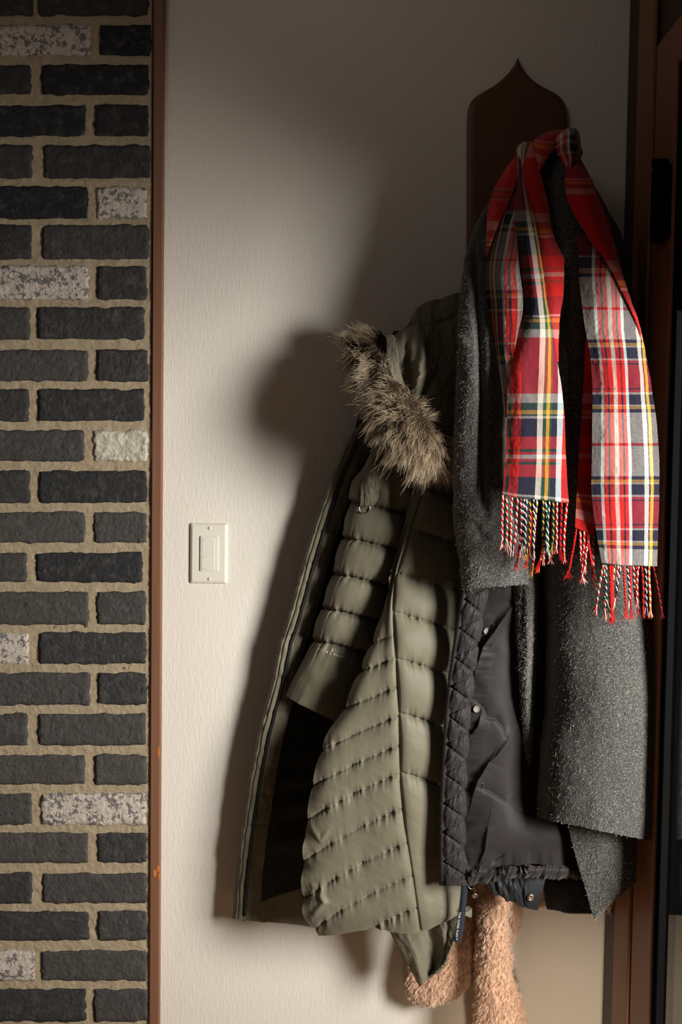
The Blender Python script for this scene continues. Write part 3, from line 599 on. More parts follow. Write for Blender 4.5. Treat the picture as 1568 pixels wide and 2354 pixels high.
def dquilt(X, Y, U, V):
    s = sx(Y); L = X < s; a = np.abs(X-s)
    yl = Y-(.33*a+.0011*a*a*.6); yr = Y-.30*a
    il = np.interp(yl, LQ, np.arange(len(LQ))); ir = np.interp(yr, RQ, np.arange(len(RQ)))
    idx = np.where(L, il, ir); rnd = np.round(idx); sd = (idx-rnd)*np.where(L, 70, 110); dist = np.abs(sd)
    fade = np.where(L, 1, sm(2000, 1800, Y))
    wl = np.clip((s-np.interp(Y, [1095, 1200, 1300, 1400, 1480, 1560, 1640, 1700], [955, 930, 908, 882, 856, 826, 790, 752]))/85, .12, 1); fade = fade*np.where(L, wl**1.5, 1)
    puff = np.where(L, .0085, .0095)*np.abs(np.sin(np.pi*idx))**.6*fade
    edge = 1-np.exp(-a/9.0)
    r = puff*edge-.0035*np.exp(-(a/3.2)**2)
    g = (1+.8*vn(a/40, rnd*3.7, 55))*fade
    r += pucker(dist, a, 8, .0042, 13, 51)*g*(1+.5*vn(a/55, rnd*2.1, 59))*sm(4, 30, a) - .0022*np.exp(-(dist/2.6)**2)*fade
    r += .0012*fbm(X/44, Y/40, 2, 57)+.0004*fbm((X+.5*Y)/30, (Y-.5*X)/11, 2, 58)*sm(1500, 1800, Y)
    e = (X-np.interp(Y, [1300, 1560, 1700, 1830, 2050], [908, 826, 752, 717, 698])); r += .005*np.exp(-e/14)*vn(Y/24, X/60, 61)*sm(1800, 1950, Y)
    r += crease(X, Y, [(726, 2030), (748, 2070), (722, 2100)], 7, .006)+crease(X, Y, [(712, 1880), (740, 1930), (760, 1900)], 6, .003)
    return r
mb = MB(); W, N, G = patch(mb, rowpts(qrows), 300, 520, dquilt, thick=.012); mb.build('quilted_side', OLIVE, pk)
# hem tail hanging lower
mb = MB(); patch(mb, [([2095, 2098, 2100, 2098, 2085], [880, 925, 975, 1020, 1064], [12.0, 13.0, 11.0, 13.0, 13.5]), ([2136, 2140, 2142, 2132, 2100], [893, 935, 982, 1022, 1062], [12.5, 14.2, 11.2, 13.6, 15.0]), ([2185, 2192, 2200, 2185, 2150], [919, 955, 996, 1020, 1046], [12.8, 14.4, 11.0, 13.4, 15.0]), ([2235, 2238, 2232, 2222, 2205], [946, 968, 995, 1010, 1026], [12.8, 14.0, 11.4, 13.6, 14.6]), ([2270, 2262, 2246, 2238, 2230], [964, 972, 986, 994, 1006], [13.0, 13.4, 12.8, 13.4, 14.0])], 110, 110,
    lambda X, Y, U, V: .0022*fbm((X-.45*Y)/10, Y/50, 3, 66)+.0012*fbm(X/12, Y/12, 2, 67)-.004*np.exp(-((U-.79)/.03)**2), thick=.004)
mb.build('hem_tail', OLIVE, pk)
# hood
hrows = [([778, 745, 720, 702, 686, 672], [896, 925, 950, 972, 1010, 1060], [16.0, 15.0, 14.0, 13.0, 13.0, 13.0]), ([800, 775, 758, 745, 735, 728], [905, 935, 962, 990, 1028, 1080], [18.5, 18.5, 18.0, 17.0, 16.0, 15.0]), ([840, 820, 808, 800, 795, 790], [915, 942, 972, 1005, 1040, 1085], [19.5, 20.5, 20.3, 19.0, 18.0, 16.5]),
         ([890, 872, 860, 852, 850, 850], [930, 955, 985, 1015, 1048, 1088], [20.0, 21.2, 21.0, 19.5, 18.5, 17.0]), ([945, 925, 912, 905, 903, 905], [948, 970, 1000, 1030, 1058, 1090], [20.0, 20.8, 20.5, 19.5, 18.0, 17.0]), ([1010, 990, 975, 968, 965, 965], [985, 1005, 1025, 1045, 1065, 1090], [19.5, 20.0, 19.8, 19.0, 18.0, 16.5]), ([1070, 1060, 1050, 1045, 1040, 1040], [1030, 1045, 1058, 1068, 1078, 1092], [18.0, 18.0, 18.0, 17.5, 17.0, 16.0])]
def dhood(X, Y, U, V):
    r = .007*fbm(X/46, Y/60, 3, 81)+.0025*fbm((X+Y*.4)/14, (Y-X)/30, 2, 82)
    r += crease(X, Y, [(905, 760), (940, 735), (1000, 742), (1045, 730)], 6, -.010)+crease(X, Y, [(935, 770), (930, 830), (945, 900)], 9, -.013)+crease(X, Y, [(975, 780), (965, 850), (955, 930)], 10, .012)
    r += crease(X, Y, [(1010, 850), (985, 890), (960, 940)], 7, -.010)+crease(X, Y, [(935, 880), (965, 868), (985, 850)], 6, .006)
    return r
mb = MB(); patch(mb, hrows, 170, 220, dhood, thick=.008); mb.build('hood', OLIVE, pk)
mb = MB(); patch(mb, [(770, [888, 905], [18, 18.8]), (810, [890, 912], [20, 20.8]), (850, [898, 920], [21.4, 21.6]), (890, [912, 932], [22, 22]), (950, [945, 958], [22, 21.6]), (1010, [990, 1000], [21, 20])], 12, 70, lambda X, Y, U, V: .001*fbm(X/6, Y/12, 2, 84), thick=.004); mb.build('hood_binding', OLIVE, pk)
# fur trim
FUR = m_hair('fur', [(0, srgb(34, 27, 22)), (.3, srgb(76, 60, 47)), (.62, srgb(146, 122, 97)), (1, srgb(236, 214, 184))], .4)
fsec = [(800, 770, 873, 760, 9, 2.4), (802, 802, 895, 788, 11.5, 3.2), (814, 847, 910, 830, 15.5, 3.4), (834, 902, 927, 874, 19.5, 3.5), (860, 957, 953, 923, 22.5, 3.5), (894, 1007, 987, 968, 24.2, 3.5), (930, 1047, 1017, 1010, 24.2, 3.3), (967, 1074, 1041, 1044, 22.5, 3.0), (1002, 1092, 1057, 1070, 20.5, 2.4)]
mb = MB(); W, N, G = tube(mb, fsec, 60, 90, None)
nF = 24000; p, nn, tu, tv, j, i = sample(W, N, nF); al = unit(tv); k = p*95
cl = np.stack([vn(k[:, 0], k[:, 2], 1), vn(k[:, 2]+9, k[:, 1], 2), vn(k[:, 0]-7, k[:, 2]+5, 3)], -1)
k2 = p*330; cl2 = np.stack([vn(k2[:, 0], k2[:, 2], 4), vn(k2[:, 2]+9, k2[:, 0], 5), vn(k2[:, 0]-7, k2[:, 2]+5, 6)], -1)
tV = j/90.0; along = np.where(tV < .12, -.9, .15+.55*tV)[:, None]
D = unit(nn*.62+al*along+np.array([-.42, -.05, -.12])+cl*.55+cl2*.22+RNG.normal(0, .16, (nF, 3))); bend = np.array([-.12, .02, -.30])+cl*.35+RNG.normal(0, .16, (nF, 3))
Lh = .015+.015*RNG.random(nF)**1.5; gh = RNG.random(nF) < .03; Lh[gh] *= 1.6
strands(mb, p-nn*.004, D, Lh, .00042, bend*.8, 4, 1, 3, .85); mb.build('fur_trim', [m_plain('fur_ground', srgb(58, 45, 35), .9, .1), FUR], pk)

# ------------------------------------------------------------------ black padded jacket
INK = m_nylon('charcoal_nylon', srgb(40, 35, 34), .62); INKD = m_nylon('black_nylon', srgb(28, 28, 31), .5); TAGM = m_plain('tag_navy', srgb(30, 34, 44), .6); TAGT = m_plain('tag_print', srgb(214, 214, 210), .5)
pj = thing('padded_jacket', P(1180, 2090, .17), 'black padded jacket with quilted snap placket between olive parka and grey coat', 'padded jacket')
plx = ([1290, 1355, 1450, 1550, 1650, 1750, 1850, 1950, 2036], [1072, 1061, 1046, 1031, 1021, 1015, 1010, 1009, 1010], [1132, 1120, 1104, 1089, 1078, 1072, 1068, 1067, 1075])
pl_l = lambda Y: np.interp(Y, plx[0], plx[1]); pl_r = lambda Y: np.interp(Y, plx[0], plx[2])
prow = []
for y, a, b in zip(*plx):
    ww = b-a; prow.append((y, [a, a+7, a+12, a+.35*ww, a+.65*ww, b-6, b], [22.0, 22.8, 22.9, 23.4, 23.5, 23.2, 22.4]))
def dplack(X, Y, U, V):
    a = X-pl_l(Y); wd = pl_r(Y)-pl_l(Y); s = np.clip((a-10)/(wd-10), 0, 1); per = 67.0
    f1 = (Y-1378-s*33)/per; f2 = (Y-1374+s*24)/per
    d1 = np.abs(f1-np.round(f1))*per; d2 = np.abs(f2-np.round(f2))*per
    inn = sm(8, 14, a)*sm(2030, 2018, Y); dm = np.minimum(d1, d2)
    r = .0038*(1-np.exp(-dm/10))*inn-.0028*np.exp(-(d1/2.0)**2)*inn-.0014*np.exp(-(d2/2.0)**2)*inn
    r -= .003*np.exp(-((a-9)/2.0)**2)+.002*np.exp(-((wd-a-4)/1.6)**2)
    r += inn*((.0024)*fbm((X+.35*Y)/9, (Y-.35*X)/24, 3, 91)+.0010*vn((X+.3*Y)/4, Y/13, 92)*np.exp(-dm/16)+.0012*vn(Y/3.2, X/40, 95)*np.exp(-d2/5))
    r += .0007*vn(Y/3.4, a/30, 93)*(a < 8)+.001*vn(X/3.4, Y/40, 94)*sm(2016, 2026, Y)
    return r
mb = MB(); W, N, G = patch(mb, rowpts(prow), 150, 800, dplack, thick=.006, vlin=True); mb.build('snap_placket', INK, pj)
brow = [(560, [1180, 1210, 1240, 1270, 1300, 1330], [14.6, 16.1, 16.6, 16.6, 16.1, 14.6]), (800, [1110, 1150, 1200, 1250, 1310, 1370], [15.6, 18.6, 19.6, 19.6, 18.6, 14.6]), (1290, [1115, 1150, 1180, 1215, 1280, 1370], [21.1, 21.8, 21.6, 18.6, 16.6, 15.6]), (1400, [1098, 1140, 1175, 1205, 1270, 1365], [21.2, 21.8, 21.2, 18.1, 15.6, 14.6]), (1550, [1080, 1125, 1165, 1205, 1270, 1362], [21.0, 21.6, 21.2, 18.1, 15.6, 14.6]), (1700, [1069, 1115, 1165, 1210, 1275, 1362], [21.0, 21.8, 21.6, 18.6, 16.6, 15.1]),
        (1820, [1062, 1110, 1165, 1215, 1280, 1362], [21.0, 22.0, 22.2, 20.1, 18.6, 16.1]), (1920, [1060, 1108, 1165, 1225, 1290, 1362], [21.0, 22.2, 23.2, 23.2, 22.2, 17.6]), ([2000, 1996, 1990, 1988, 1990, 1990], [1062, 1108, 1165, 1225, 1290, 1362], [21.0, 22.0, 22.6, 22.4, 21.2, 17.6])]
def dbody(X, Y, U, V):
    a = X-pl_r(Y); r = .0055*fbm(X/80, Y/100, 2, 101)+.0004*fbm(X/20, Y/26, 2, 102); st = 'step'
    r += crease(X, Y, [(1184, 1378), (1146, 1432), (1112, 1484), (1092, 1545)], 8, .013, st)+crease(X, Y, [(1086, 1608), (1112, 1628), (1120, 1652)], 5, -.006, st)
    r += crease(X, Y, [(1112, 1650), (1140, 1654), (1158, 1672), (1166, 1700)], 7, -.008, st)+crease(X, Y, [(1106, 1640), (1100, 1668), (1082, 1690)], 5, .006, st)
    r += crease(X, Y, [(1172, 1690), (1140, 1735), (1110, 1762)], 8, .008, st)+crease(X, Y, [(1126, 1744), (1100, 1790), (1086, 1836)], 8, .011, st)+crease(X, Y, [(1094, 1804), (1130, 1822), (1170, 1848)], 12, -.007, st)
    r += crease(X, Y, [(1124, 1890), (1116, 1950), (1096, 2000)], 10, .006, st)+crease(X, Y, [(1108, 1985), (1140, 1978), (1160, 1965)], 6, -.005, st)
    r += sm(50, 0, a)*(.0030*vn(Y/11, (X+.6*Y)/40, 104)+.0014*vn(Y/5, X/30, 105))*np.where(Y > 1400, 1, .5)
    r += sm(1940, 1992, Y)*(.0035*vn(X/12, Y/60, 106))
    return r
mb = MB(); W, N, G = patch(mb, brow, 220, 640, dbody, thick=.012); mb.build('front_panel', INK, pj); BW, BG = W, G
mb = MB(); W, N, G = patch(mb, [([1990, 1990, 1990, 1990, 1990], [1072, 1120, 1190, 1260, 1345], [22.1, 22.4, 22.8, 22.2, 19.6]), ([2006, 2004, 1998, 1998, 2000], [1074, 1120, 1190, 1260, 1345], [23.4, 23.8, 24.2, 23.4, 21.0]), ([2024, 2018, 2010, 2012, 2012], [1076, 1122, 1190, 1260, 1345], [23.2, 23.6, 23.8, 23.0, 20.6]), ([2038, 2030, 2018, 2020, 2022], [1080, 1124, 1190, 1260, 1345], [21.6, 22.0, 22.2, 21.6, 19.2])], 200, 50,
    lambda X, Y, U, V: .0036*vn((X+.5*Y)/9, (Y-.3*X)/26, 111)+.0018*vn((X+.4*Y)/4.2, Y/22, 112), thick=.008); hem = mb.build('hem_band', INK, pj)
mb = MB(); patch(mb, [([2018, 2012, 2008, 2012], [1105, 1160, 1215, 1256], [19.6, 20.0, 20.0, 19.6]), ([2038, 2040, 2035, 2034], [1118, 1162, 1212, 1251], [19.8, 20.4, 20.4, 20.0]), ([2058, 2068, 2068, 2062], [1140, 1170, 1210, 1244], [19.6, 20.2, 20.6, 20.2]), ([2070, 2080, 2088, 2093], [1165, 1190, 1212, 1236], [19.4, 19.8, 20.2, 20.0])], 120, 70,
    lambda X, Y, U, V: .0034*vn((X-.3*Y)/8, Y/30, 121)*sm(.72, .5, U)+.001*vn(X/4, Y/14, 122)*sm(.75, .5, U)-.003*np.exp(-((U-.60)/.02)**2), thick=.005); lowp = mb.build('lower_flap', INKD, pj)
mb = MB(); patch(mb, [(2000, [1248, 1300, 1380], [13, 13.4, 12.5]), (2040, [1250, 1300, 1378], [13.4, 13.8, 13]), ([2086, 2092, 2094], [1256, 1305, 1372], [13, 13.4, 12.6]), ([2090, 2100, 2102], [1262, 1310, 1366], [12.2, 12.6, 12])], 60, 40, lambda X, Y, U, V: .0016*fbm(X/16, Y/18, 3, 131), thick=.008); mb.build('back_hem', INKD, pj)
def snap(parent, x, y, d, mat, hole=False, r=7.8):
    px = PXM(d)*r; m = MB(); lathe(m, P(x, y, d), (.12, -1, .05), [(px*1.0, -.001), (px*1.02, .0008), (px*.94, .0018), (px*.80, .0016), (px*.76, .0010), (px*.4, .0011), (px*.02, .0012)] if not hole else [(px*1.0, 0), (px, .0012), (px*.85, .0022), (px*.55, .0022), (px*.40, .0012), (px*.34, -.001), (px*.05, -.0012)], 24)
    return m.build('snap', mat, parent)
PEWT = m_plain('pewter', srgb(128, 122, 116), .6, .25, 0); BRASS = m_plain('snap_brass', srgb(206, 182, 160), .25, .5, 1)
for x, y in ((1119, 1451), (1095, 1630)):
    q = on_surface(BW, BG, x, y, .001); snap(pj, x, y, -q[1], PEWT)
snap(hem, 1090, 2008, .2400, INKD); snap(lowp, 1220, 2063, .2070, BRASS, True, 8.5)
mb = MB(); patch(mb, [(2025, [1061, 1069, 1077], [22.0, 22.1, 22.0]), (2070, [1057, 1065, 1073], [21.6, 21.8, 21.6]), (2120, [1050, 1059, 1068], [21.2, 21.4, 21.2]), ([2164, 2166, 2168], [1043, 1052, 1060], [21.0, 21.2, 21.0])], 10, 40, thick=.0012); tag = mb.build('hang_tag', TAGM, pj)
tc_ = bpy.data.curves.new('print', 'FONT'); tc_.body = 'THE SUPER PUFF\u2122'; tc_.size = .0092; tc_.space_character = 1.12; tc_.align_x = 'LEFT'; to = bpy.data.objects.new('t', tc_); COL.objects.link(to)
dg = bpy.context.evaluated_depsgraph_get(); me = bpy.data.meshes.new_from_object(to.evaluated_get(dg)); bpy.data.objects.remove(to)
a = P(1059.5, 2097, .2165); b = P(1050.5, 2161, .2140); ex = unit(b-a); ey = unit(np.array([ex[2]*-1, 0, ex[0]])); sc = np.linalg.norm(b-a)/max(v.co.x for v in me.vertices)
if ey[0] < 0: ey = -ey
off = ROOTS[tag.name]
for v in me.vertices: v.co = Vector(a+ex*v.co.x*sc+ey*(v.co.y*sc-.0034)-off)
me.materials.append(TAGT); lo = bpy.data.objects.new('lettering', me); COL.objects.link(lo); lo.parent = tag
mb = MB(); t = np.linspace(2.2, 5.6, 16); c = P(1085, 2036, .223); px = PXM(.223); cord(mb, np.stack([c[0]+8*px*np.cos(t), c[1]+0*t, c[2]+8*px*np.sin(t)], -1), .0008, 6)
for o_ in (0, 4): cord(mb, [P(1088+o_, 2038, .223), P(1089+o_, 2046, .223), P(1091, 2054, .223)], .0005, 5)
lathe(mb, P(1091.5, 2059, .222), (0, -1, 0), [(6.2*px, -.001), (6.4*px, .001), (5.6*px, .0024), (4.6*px, .0020), (.2*px, .0020)], 20); mb.build('zipper_pull', METAL, pj)

# ------------------------------------------------------------------ grey flecked wool coat
wm = Mat('wool', rough=.95, spec=.12, sheen=.25); n1 = wm.noise(wm.coords(), 420, 3, .6); n2 = wm.noise(wm.coords(), 60, 2)
wc = wm.ramp(n1, [(.32, srgb(40, 39, 39)), (.55, srgb(74, 71, 68)), (.78, srgb(140, 134, 127))]); wm.base(wc); wm.bump(n1, .0012, .8); WOOL = wm.m
FLECK = m_hair('wool_fleck', [(0, srgb(120, 116, 110)), (1, srgb(194, 188, 177))], .8); BLKW = m_plain('black_wool', srgb(24, 24, 26), .95, .1)
wo = thing('wool_coat', P(1400, 2110, .26), 'charcoal grey wool coat with white flecks under the tartan scarf, rightmost coat', 'wool coat')
def flecks(mb, W, N, n, mask=None):
    p, nn, tu, tv, j, i = sample(W, N, n, mask); tu, tv = unit(tu), unit(tv); an = RNG.normal(0, .9, n)[:, None]+np.pi/2
    k = p*70; dn = .5+.5*vn(k[:, 0], k[:, 2], 9); keep = RNG.random(n) < .35+.65*dn; p, nn, tu, tv, an = p[keep], nn[keep], tu[keep], tv[keep], an[keep]; n = len(p)
    D = unit(tu*np.cos(an)+tv*np.sin(an)+nn*.28); bend = RNG.normal(0, .55, (n, 3))-nn*.1
    strands(mb, p+nn*.0002, D, .0014+.0032*RNG.random(n)**1.6, .00026, bend, 2, 1, 3, .3)
def dwool(X, Y, U, V): return .0035*fbm(X/60, Y/90, 3, 141)+.0006*fbm(X/6, Y/6, 2, 142)
# body
body = [(345, [1240, 1250, 1258, 1265, 1275, 1285, 1295, 1310, 1322], [13, 15, 16, 17, 17, 17, 17, 16, 14]), (470, [1120, 1150, 1185, 1220, 1255, 1285, 1320, 1360, 1392], [14, 19, 22, 23, 20.5, 23.5, 24, 22, 17]),
        (560, [1090, 1125, 1170, 1215, 1255, 1290, 1335, 1390, 1438], [15, 21, 24, 25, 21.5, 25.5, 26, 20, 12]), (700, [1085, 1120, 1165, 1215, 1255, 1295, 1345, 1405, 1454], [16, 22, 26, 27, 22.5, 27.5, 28, 22, 13]), (1000, [1095, 1125, 1165, 1210, 1250, 1300, 1360, 1420, 1466], [17, 22, 25, 27, 23.5, 29.5, 30, 24, 15]),
        (1300, [1160, 1172, 1192, 1220, 1246, 1285, 1360, 1432, 1486], [17, 21, 23.5, 24, 16, 26, 30, 29, 22]), (1450, [1182, 1187, 1198, 1222, 1246, 1280, 1360, 1440, 1500], [17, 21.5, 23.6, 24, 14.5, 25.5, 30, 30, 26.5]), (1600, [1194, 1198, 1205, 1219, 1243, 1278, 1365, 1450, 1517], [16, 20.4, 22.4, 22, 14.5, 25.5, 31, 31, 27.5]),
        (1750, [1204, 1206, 1210, 1218, 1234, 1268, 1360, 1445, 1509], [16, 18, 19, 19, 16, 26, 31, 31, 28]), ([1862, 1864, 1866, 1868, 1872, 1886, 1904, 1920, 1932], [1212, 1213, 1214, 1216, 1222, 1260, 1350, 1430, 1493], [14, 16, 17, 17.5, 18, 27, 31.5, 31.5, 28.5])]
def dcoat(X, Y, U, V): return dwool(X, Y, U, V)+crease(X, Y, [(1312, 560), (1312, 800), (1318, 1290)], 2.2, -.003)+crease(X, Y, [(1203, 1345), (1202, 1420), (1208, 1500)], 2.5, -.003)
mb = MB(); W, N, G = patch(mb, body, 170, 420, dcoat, thick=.005)
flecks(mb, W, N, 19000, (G[..., 1] > 1280)); flecks(mb, W, N, 4200, (G[..., 1] < 1300) & (G[..., 0] > 1235) & (G[..., 0] < 1345)); mb.build('body', [WOOL, FLECK], wo)
mb = MB(); W, N, G = patch(mb, [([1880, 1886, 1900], [1300, 1380, 1467], [24, 25, 24]), ([1970, 1975, 1985], [1324, 1395, 1465], [24, 25.6, 24.4]), ([2040, 2040, 2027], [1345, 1402, 1462], [24, 25, 24.2]), ([2112, 2110, 2090], [1365, 1370, 1388], [23.6, 23.8, 23.8])], 60, 80, dwool, thick=.005, vlin=True)
flecks(mb, W, N, 2600); mb.build('under_flap', [WOOL, FLECK], wo)
mb = MB(); W, N, G = patch(mb, [(1900, [1440, 1475, 1508], [19, 22, 24]), (2000, [1464, 1485, 1510], [20, 22, 24]), ([2078, 2088, 2080], [1468, 1488, 1522], [20, 22, 24])], 30, 50, dwool, thick=.005); flecks(mb, W, N, 500); mb.build('back_vent', [WOOL, FLECK], wo)
# sleeves
wsl = [(1110, 482, 1190, 470, 15.5, 2.6), (1078, 560, 1172, 560, 18.5, 3.6), (1057, 680, 1166, 680, 21.5, 4.4), (1053, 740, 1166, 740, 23.2, 4.8), (1052, 800, 1166, 800, 24.5, 5), (1049, 900, 1164, 900, 25, 5), (1043, 1020, 1164, 1020, 25, 5), (1043, 1140, 1170, 1150, 25, 5), (1046, 1230, 1192, 1225, 25, 5), (1058, 1300, 1212, 1290, 25, 4.6), (1066, 1354, 1216, 1343, 25, 4.2)]
def dws(X, Y, T, V):
    r = .004*fbm(X/40, Y/60, 3, 151)+.0006*fbm(X/6, Y/6, 2, 152)
    r += crease(X, Y, [(1090, 560), (1092, 640), (1104, 780), (1110, 920), (1107, 1050), (1112, 1150), (1122, 1185)], 9, -.022)*(np.sin(T) > 0)
    r += crease(X, Y, [(1120, 1250), (1095, 1215), (1068, 1200)], 12, -.008)*(np.sin(T) > 0)+crease(X, Y, [(1150, 1180), (1120, 1230), (1090, 1240)], 12, -.006)*(np.sin(T) > 0)+crease(X, Y, [(1058, 760), (1075, 800)], 8, .005)
    r += -.008*sm(640, 560, Y)*np.exp(-((X-1135)/30)**2)
    return r
mb = MB(); W, N, G = tube(mb, wsl, 150, 330, dws, p=2.2); flecks(mb, W, N, 13000, G[..., 2] > .225); mb.build('sleeve', [WOOL, FLECK], wo)
# ------------------------------------------------------------------ tartan scarf
LWARP = [(0, RED), (4, GRN), (12, RED), (34, NAV), (72, WHT), (85, GRN), (92, GLD), (100, GRN), (104, NAV), (117, BLU), (131, RED)]
LWEFT = [(0, RED), (63, WHT), (84, GRN), (100, GLD), (110, GRN), (114, WHT), (120, NAV), (161, RED), (190, GRN), (196, RED), (203, WHT)]
RWARP = [(0, NAV), (22, BLU), (30, RED), (40, NAV), (44, RED), (55, WHT), (64, RED), (73, NAV), (77, RED), (84, BLU), (91, NAV), (120, WHT), (129, NAV), (132, GLD), (140, NAV), (153, NAV)]
RWEFT = [(0, RED), (3, WHT), (72, NAV), (80, GLD), (87, WHT), (91, NAV), (115, WHT), (120, RED), (127, NAV), (130, RED), (140, RED)]
TL = m_weave('tartan_wide', LWARP, LWEFT, 160, 305, 208, .32); TR = m_weave('tartan_fine', RWARP, RWEFT, 160, 278, 156.5, .30); TB = m_weave('tartan_reverse', RED, LWEFT, 160, 305, 208, .36)
sf = thing('scarf', P(1340, 1430, .35), 'red tartan wool scarf with twisted fringe draped over the top peg of the rack', 'scarf')
cloth = lambda s, a=.0022: (lambda X, Y, U, V: a*fbm(X/34, Y/80, 3, s)+.0004*vn(X/5, Y/5, s+5))
mb = MB()
# wide tail in the middle of the left side
L3 = [(345, [1191, 1195, 1200, 1206, 1211], [17, 17.2, 17.4, 17.2, 17]), (390, [1190, 1193, 1197, 1200, 1204], [21, 21.4, 21.6, 21.4, 21]), (430, [1188, 1192, 1198, 1203, 1208], [24, 24.4, 24.8, 24.4, 24]), (470, [1186, 1193, 1202, 1210, 1218], [26, 26.8, 27.4, 27.2, 26.6]), (507, [1184, 1193, 1206, 1219, 1229], [27, 28, 29, 28.8, 28]), (612, [1192, 1204, 1220, 1236, 1247], [29, 30.4, 31.8, 31.4, 30.4]),
      (710, [1201, 1213, 1232, 1250, 1262], [30.5, 32.4, 33.6, 33.2, 32]), (760, [1186, 1206, 1230, 1254, 1271], [31.5, 33.4, 34.2, 34, 32.6]), (850, [1169, 1198, 1228, 1258, 1284], [33, 34.6, 34.8, 34.8, 33.8]), (950, [1165, 1198, 1230, 1264, 1297], [34, 35.4, 35.4, 35.4, 34.8]), (1050, [1162, 1196, 1232, 1268, 1301], [34.4, 35.6, 35.6, 35.6, 35.2]), ([1138, 1145, 1148, 1152, 1157], [1155, 1192, 1232, 1272, 1308], [34.6, 35.6, 35.6, 35.6, 35.2])]
Lu = [(32, 70, 802), (33, 80, 757), (33, 88, 717), (34, 94, 677), (34, 99, 640), (34, 100, 535), (32, 101, 437), (18, 106, 387), (4, 120, 297), (1, 134, 197), (0, 142, 97), (0, 150, 0)]
def uvres(rows, us):   # one uv triple per control row, spread like the rows
    return us
patch(mb, L3, 80, 330, cloth(161), uvr=Lu, thick=.0022, mi=0, mb_i=2, vlin=False)
# strip to its left, turned so the other half of the pattern shows
L2 = [(440, [1177, 1180, 1183, 1187], [22, 22.4, 22.8, 23]), (510, [1146, 1158, 1168, 1187], [23.6, 24.6, 25.6, 27]), (612, [1117, 1138, 1154, 1194], [24.4, 24.6, 28.6, 30]), (700, [1121, 1142, 1157, 1202], [27, 27.2, 30.4, 31.8]), (800, [1140, 1150, 1160, 1184], [29.8, 30.2, 31.8, 32.8]), (900, [1155, 1159, 1163, 1174], [31, 31.6, 32.4, 33.2]), (960, [1160, 1162, 1164, 1168], [31.4, 32, 32.4, 32.8])]
patch(mb, L2, 70, 220, cloth(163), uvr=[(128, 104, 447), (140, 76, 377), (153, 58, 261), (153, 56, 173), (140, 64, 73), (128, 90, -27), (124, 116, -87)], thick=.0022, mi=1, mb_i=2)
# red reverse folded out on the far left
L1 = [(358, [1187, 1189, 1191], [16, 16.4, 16.6]), (390, [1160, 1174, 1188], [17, 19.4, 20]), (430, [1138, 1160, 1182], [19, 22, 22.6]), (470, [1125, 1146, 1167], [20.6, 23.4, 24]), (510, [1119, 1134, 1149], [22, 24.4, 24.8]), (550, [1117, 1125, 1133], [23.4, 25, 25.2]), (588, [1118, 1119.5, 1121], [24.6, 25, 25])]
patch(mb, L1, 40, 110, cloth(165), uvr=[(20, 24, 390+365), (10, 40, 360+365), (0, 50, 320+365), (0, 50, 280), (0, 40, 240), (0, 30, 200), (0, 10, 162)], thick=.0022, mi=2, mb_i=1)
# small turned-back point at the top
patch(mb, [(326, [1202, 1209, 1217], [17, 17.6, 17.6]), (341, [1187, 1200, 1213], [16.6, 18.4, 18.6]), (366, [1189, 1198, 1207], [18, 19.4, 19.8]), (405, [1189, 1191, 1193], [21.6, 22, 22])], 24, 50, None, uvr=[(118, 146, 300), (116, 146, 316), (118, 143, 336), (120, 126, 366)], thick=.0022, mi=1, mb_i=2)
# red reverse on the right of the wide tail
L4 = [(325, [1215, 1221, 1226], [17, 17.4, 17.2]), (350, [1211, 1224, 1236], [19, 19.8, 19.4]), (388, [1200, 1222, 1240], [20.6, 22, 21.4]), (423, [1203, 1228, 1249], [23, 24.2, 23.4]), (471, [1213, 1239, 1259], [25.8, 26.6, 25.4]), (511, [1222, 1246, 1266], [27.2, 28, 26.4]), (543, [1228, 1252, 1273], [28, 28.8, 27]), (563, [1231, 1257, 1280], [28.4, 29, 27.2]), (590, [1235, 1266, 1295], [28.8, 29.4, 27.6]), (605, [1238, 1268, 1296.5], [29.2, 29.6, 28]), (675, [1248, 1273, 1294.5], [30, 30.4, 29]), (731, [1256, 1273, 1287], [31.2, 31.2, 30]), (780, [1268, 1277, 1284], [31.8, 31.8, 31]), (832, [1278, 1281, 1283], [32.4, 32.4, 32])]
patch(mb, L4, 46, 260, cloth(167), uvr=[(110, 120, 805)]+[(100, 150, 1147-r[0]) for r in L4[1:]], thick=.0022, mi=2, mb_i=0)
mb.build('left_tail', [TL, TR, TB], sf)
mb = MB()
R1 = [(540, [1327, 1332, 1338, 1348], [26.8, 27.2, 27.4, 27.2]), (580, [1329, 1345, 1365, 1388], [28, 28.6, 29, 28.6]), (640, [1331, 1360, 1392, 1428], [29.6, 30.8, 31.6, 30.8]), (700, [1338, 1374, 1414, 1454], [31, 32.4, 33.2, 31.8]), (760, [1346, 1386, 1430, 1474], [32.4, 33.8, 34.4, 32.6]), (820, [1357, 1398, 1444, 1487], [33.4, 34.8, 35.4, 33.4]), (900, [1362, 1406, 1453, 1499], [34.4, 35.8, 36.2, 34.6]), (960, [1362, 1408, 1458, 1508], [34.8, 36.2, 36.4, 35]), (1050, [1361, 1410, 1463, 1515], [35, 36.4, 36.6, 35.2]), (1130, [1360, 1410, 1464, 1516], [35, 36.4, 36.6, 35.2]), (1210, [1369, 1416, 1466, 1513], [35, 36.2, 36.4, 35.2]), ([1294, 1298, 1300, 1302], [1383, 1424, 1468, 1510], [35, 36.2, 36.4, 35.2])]
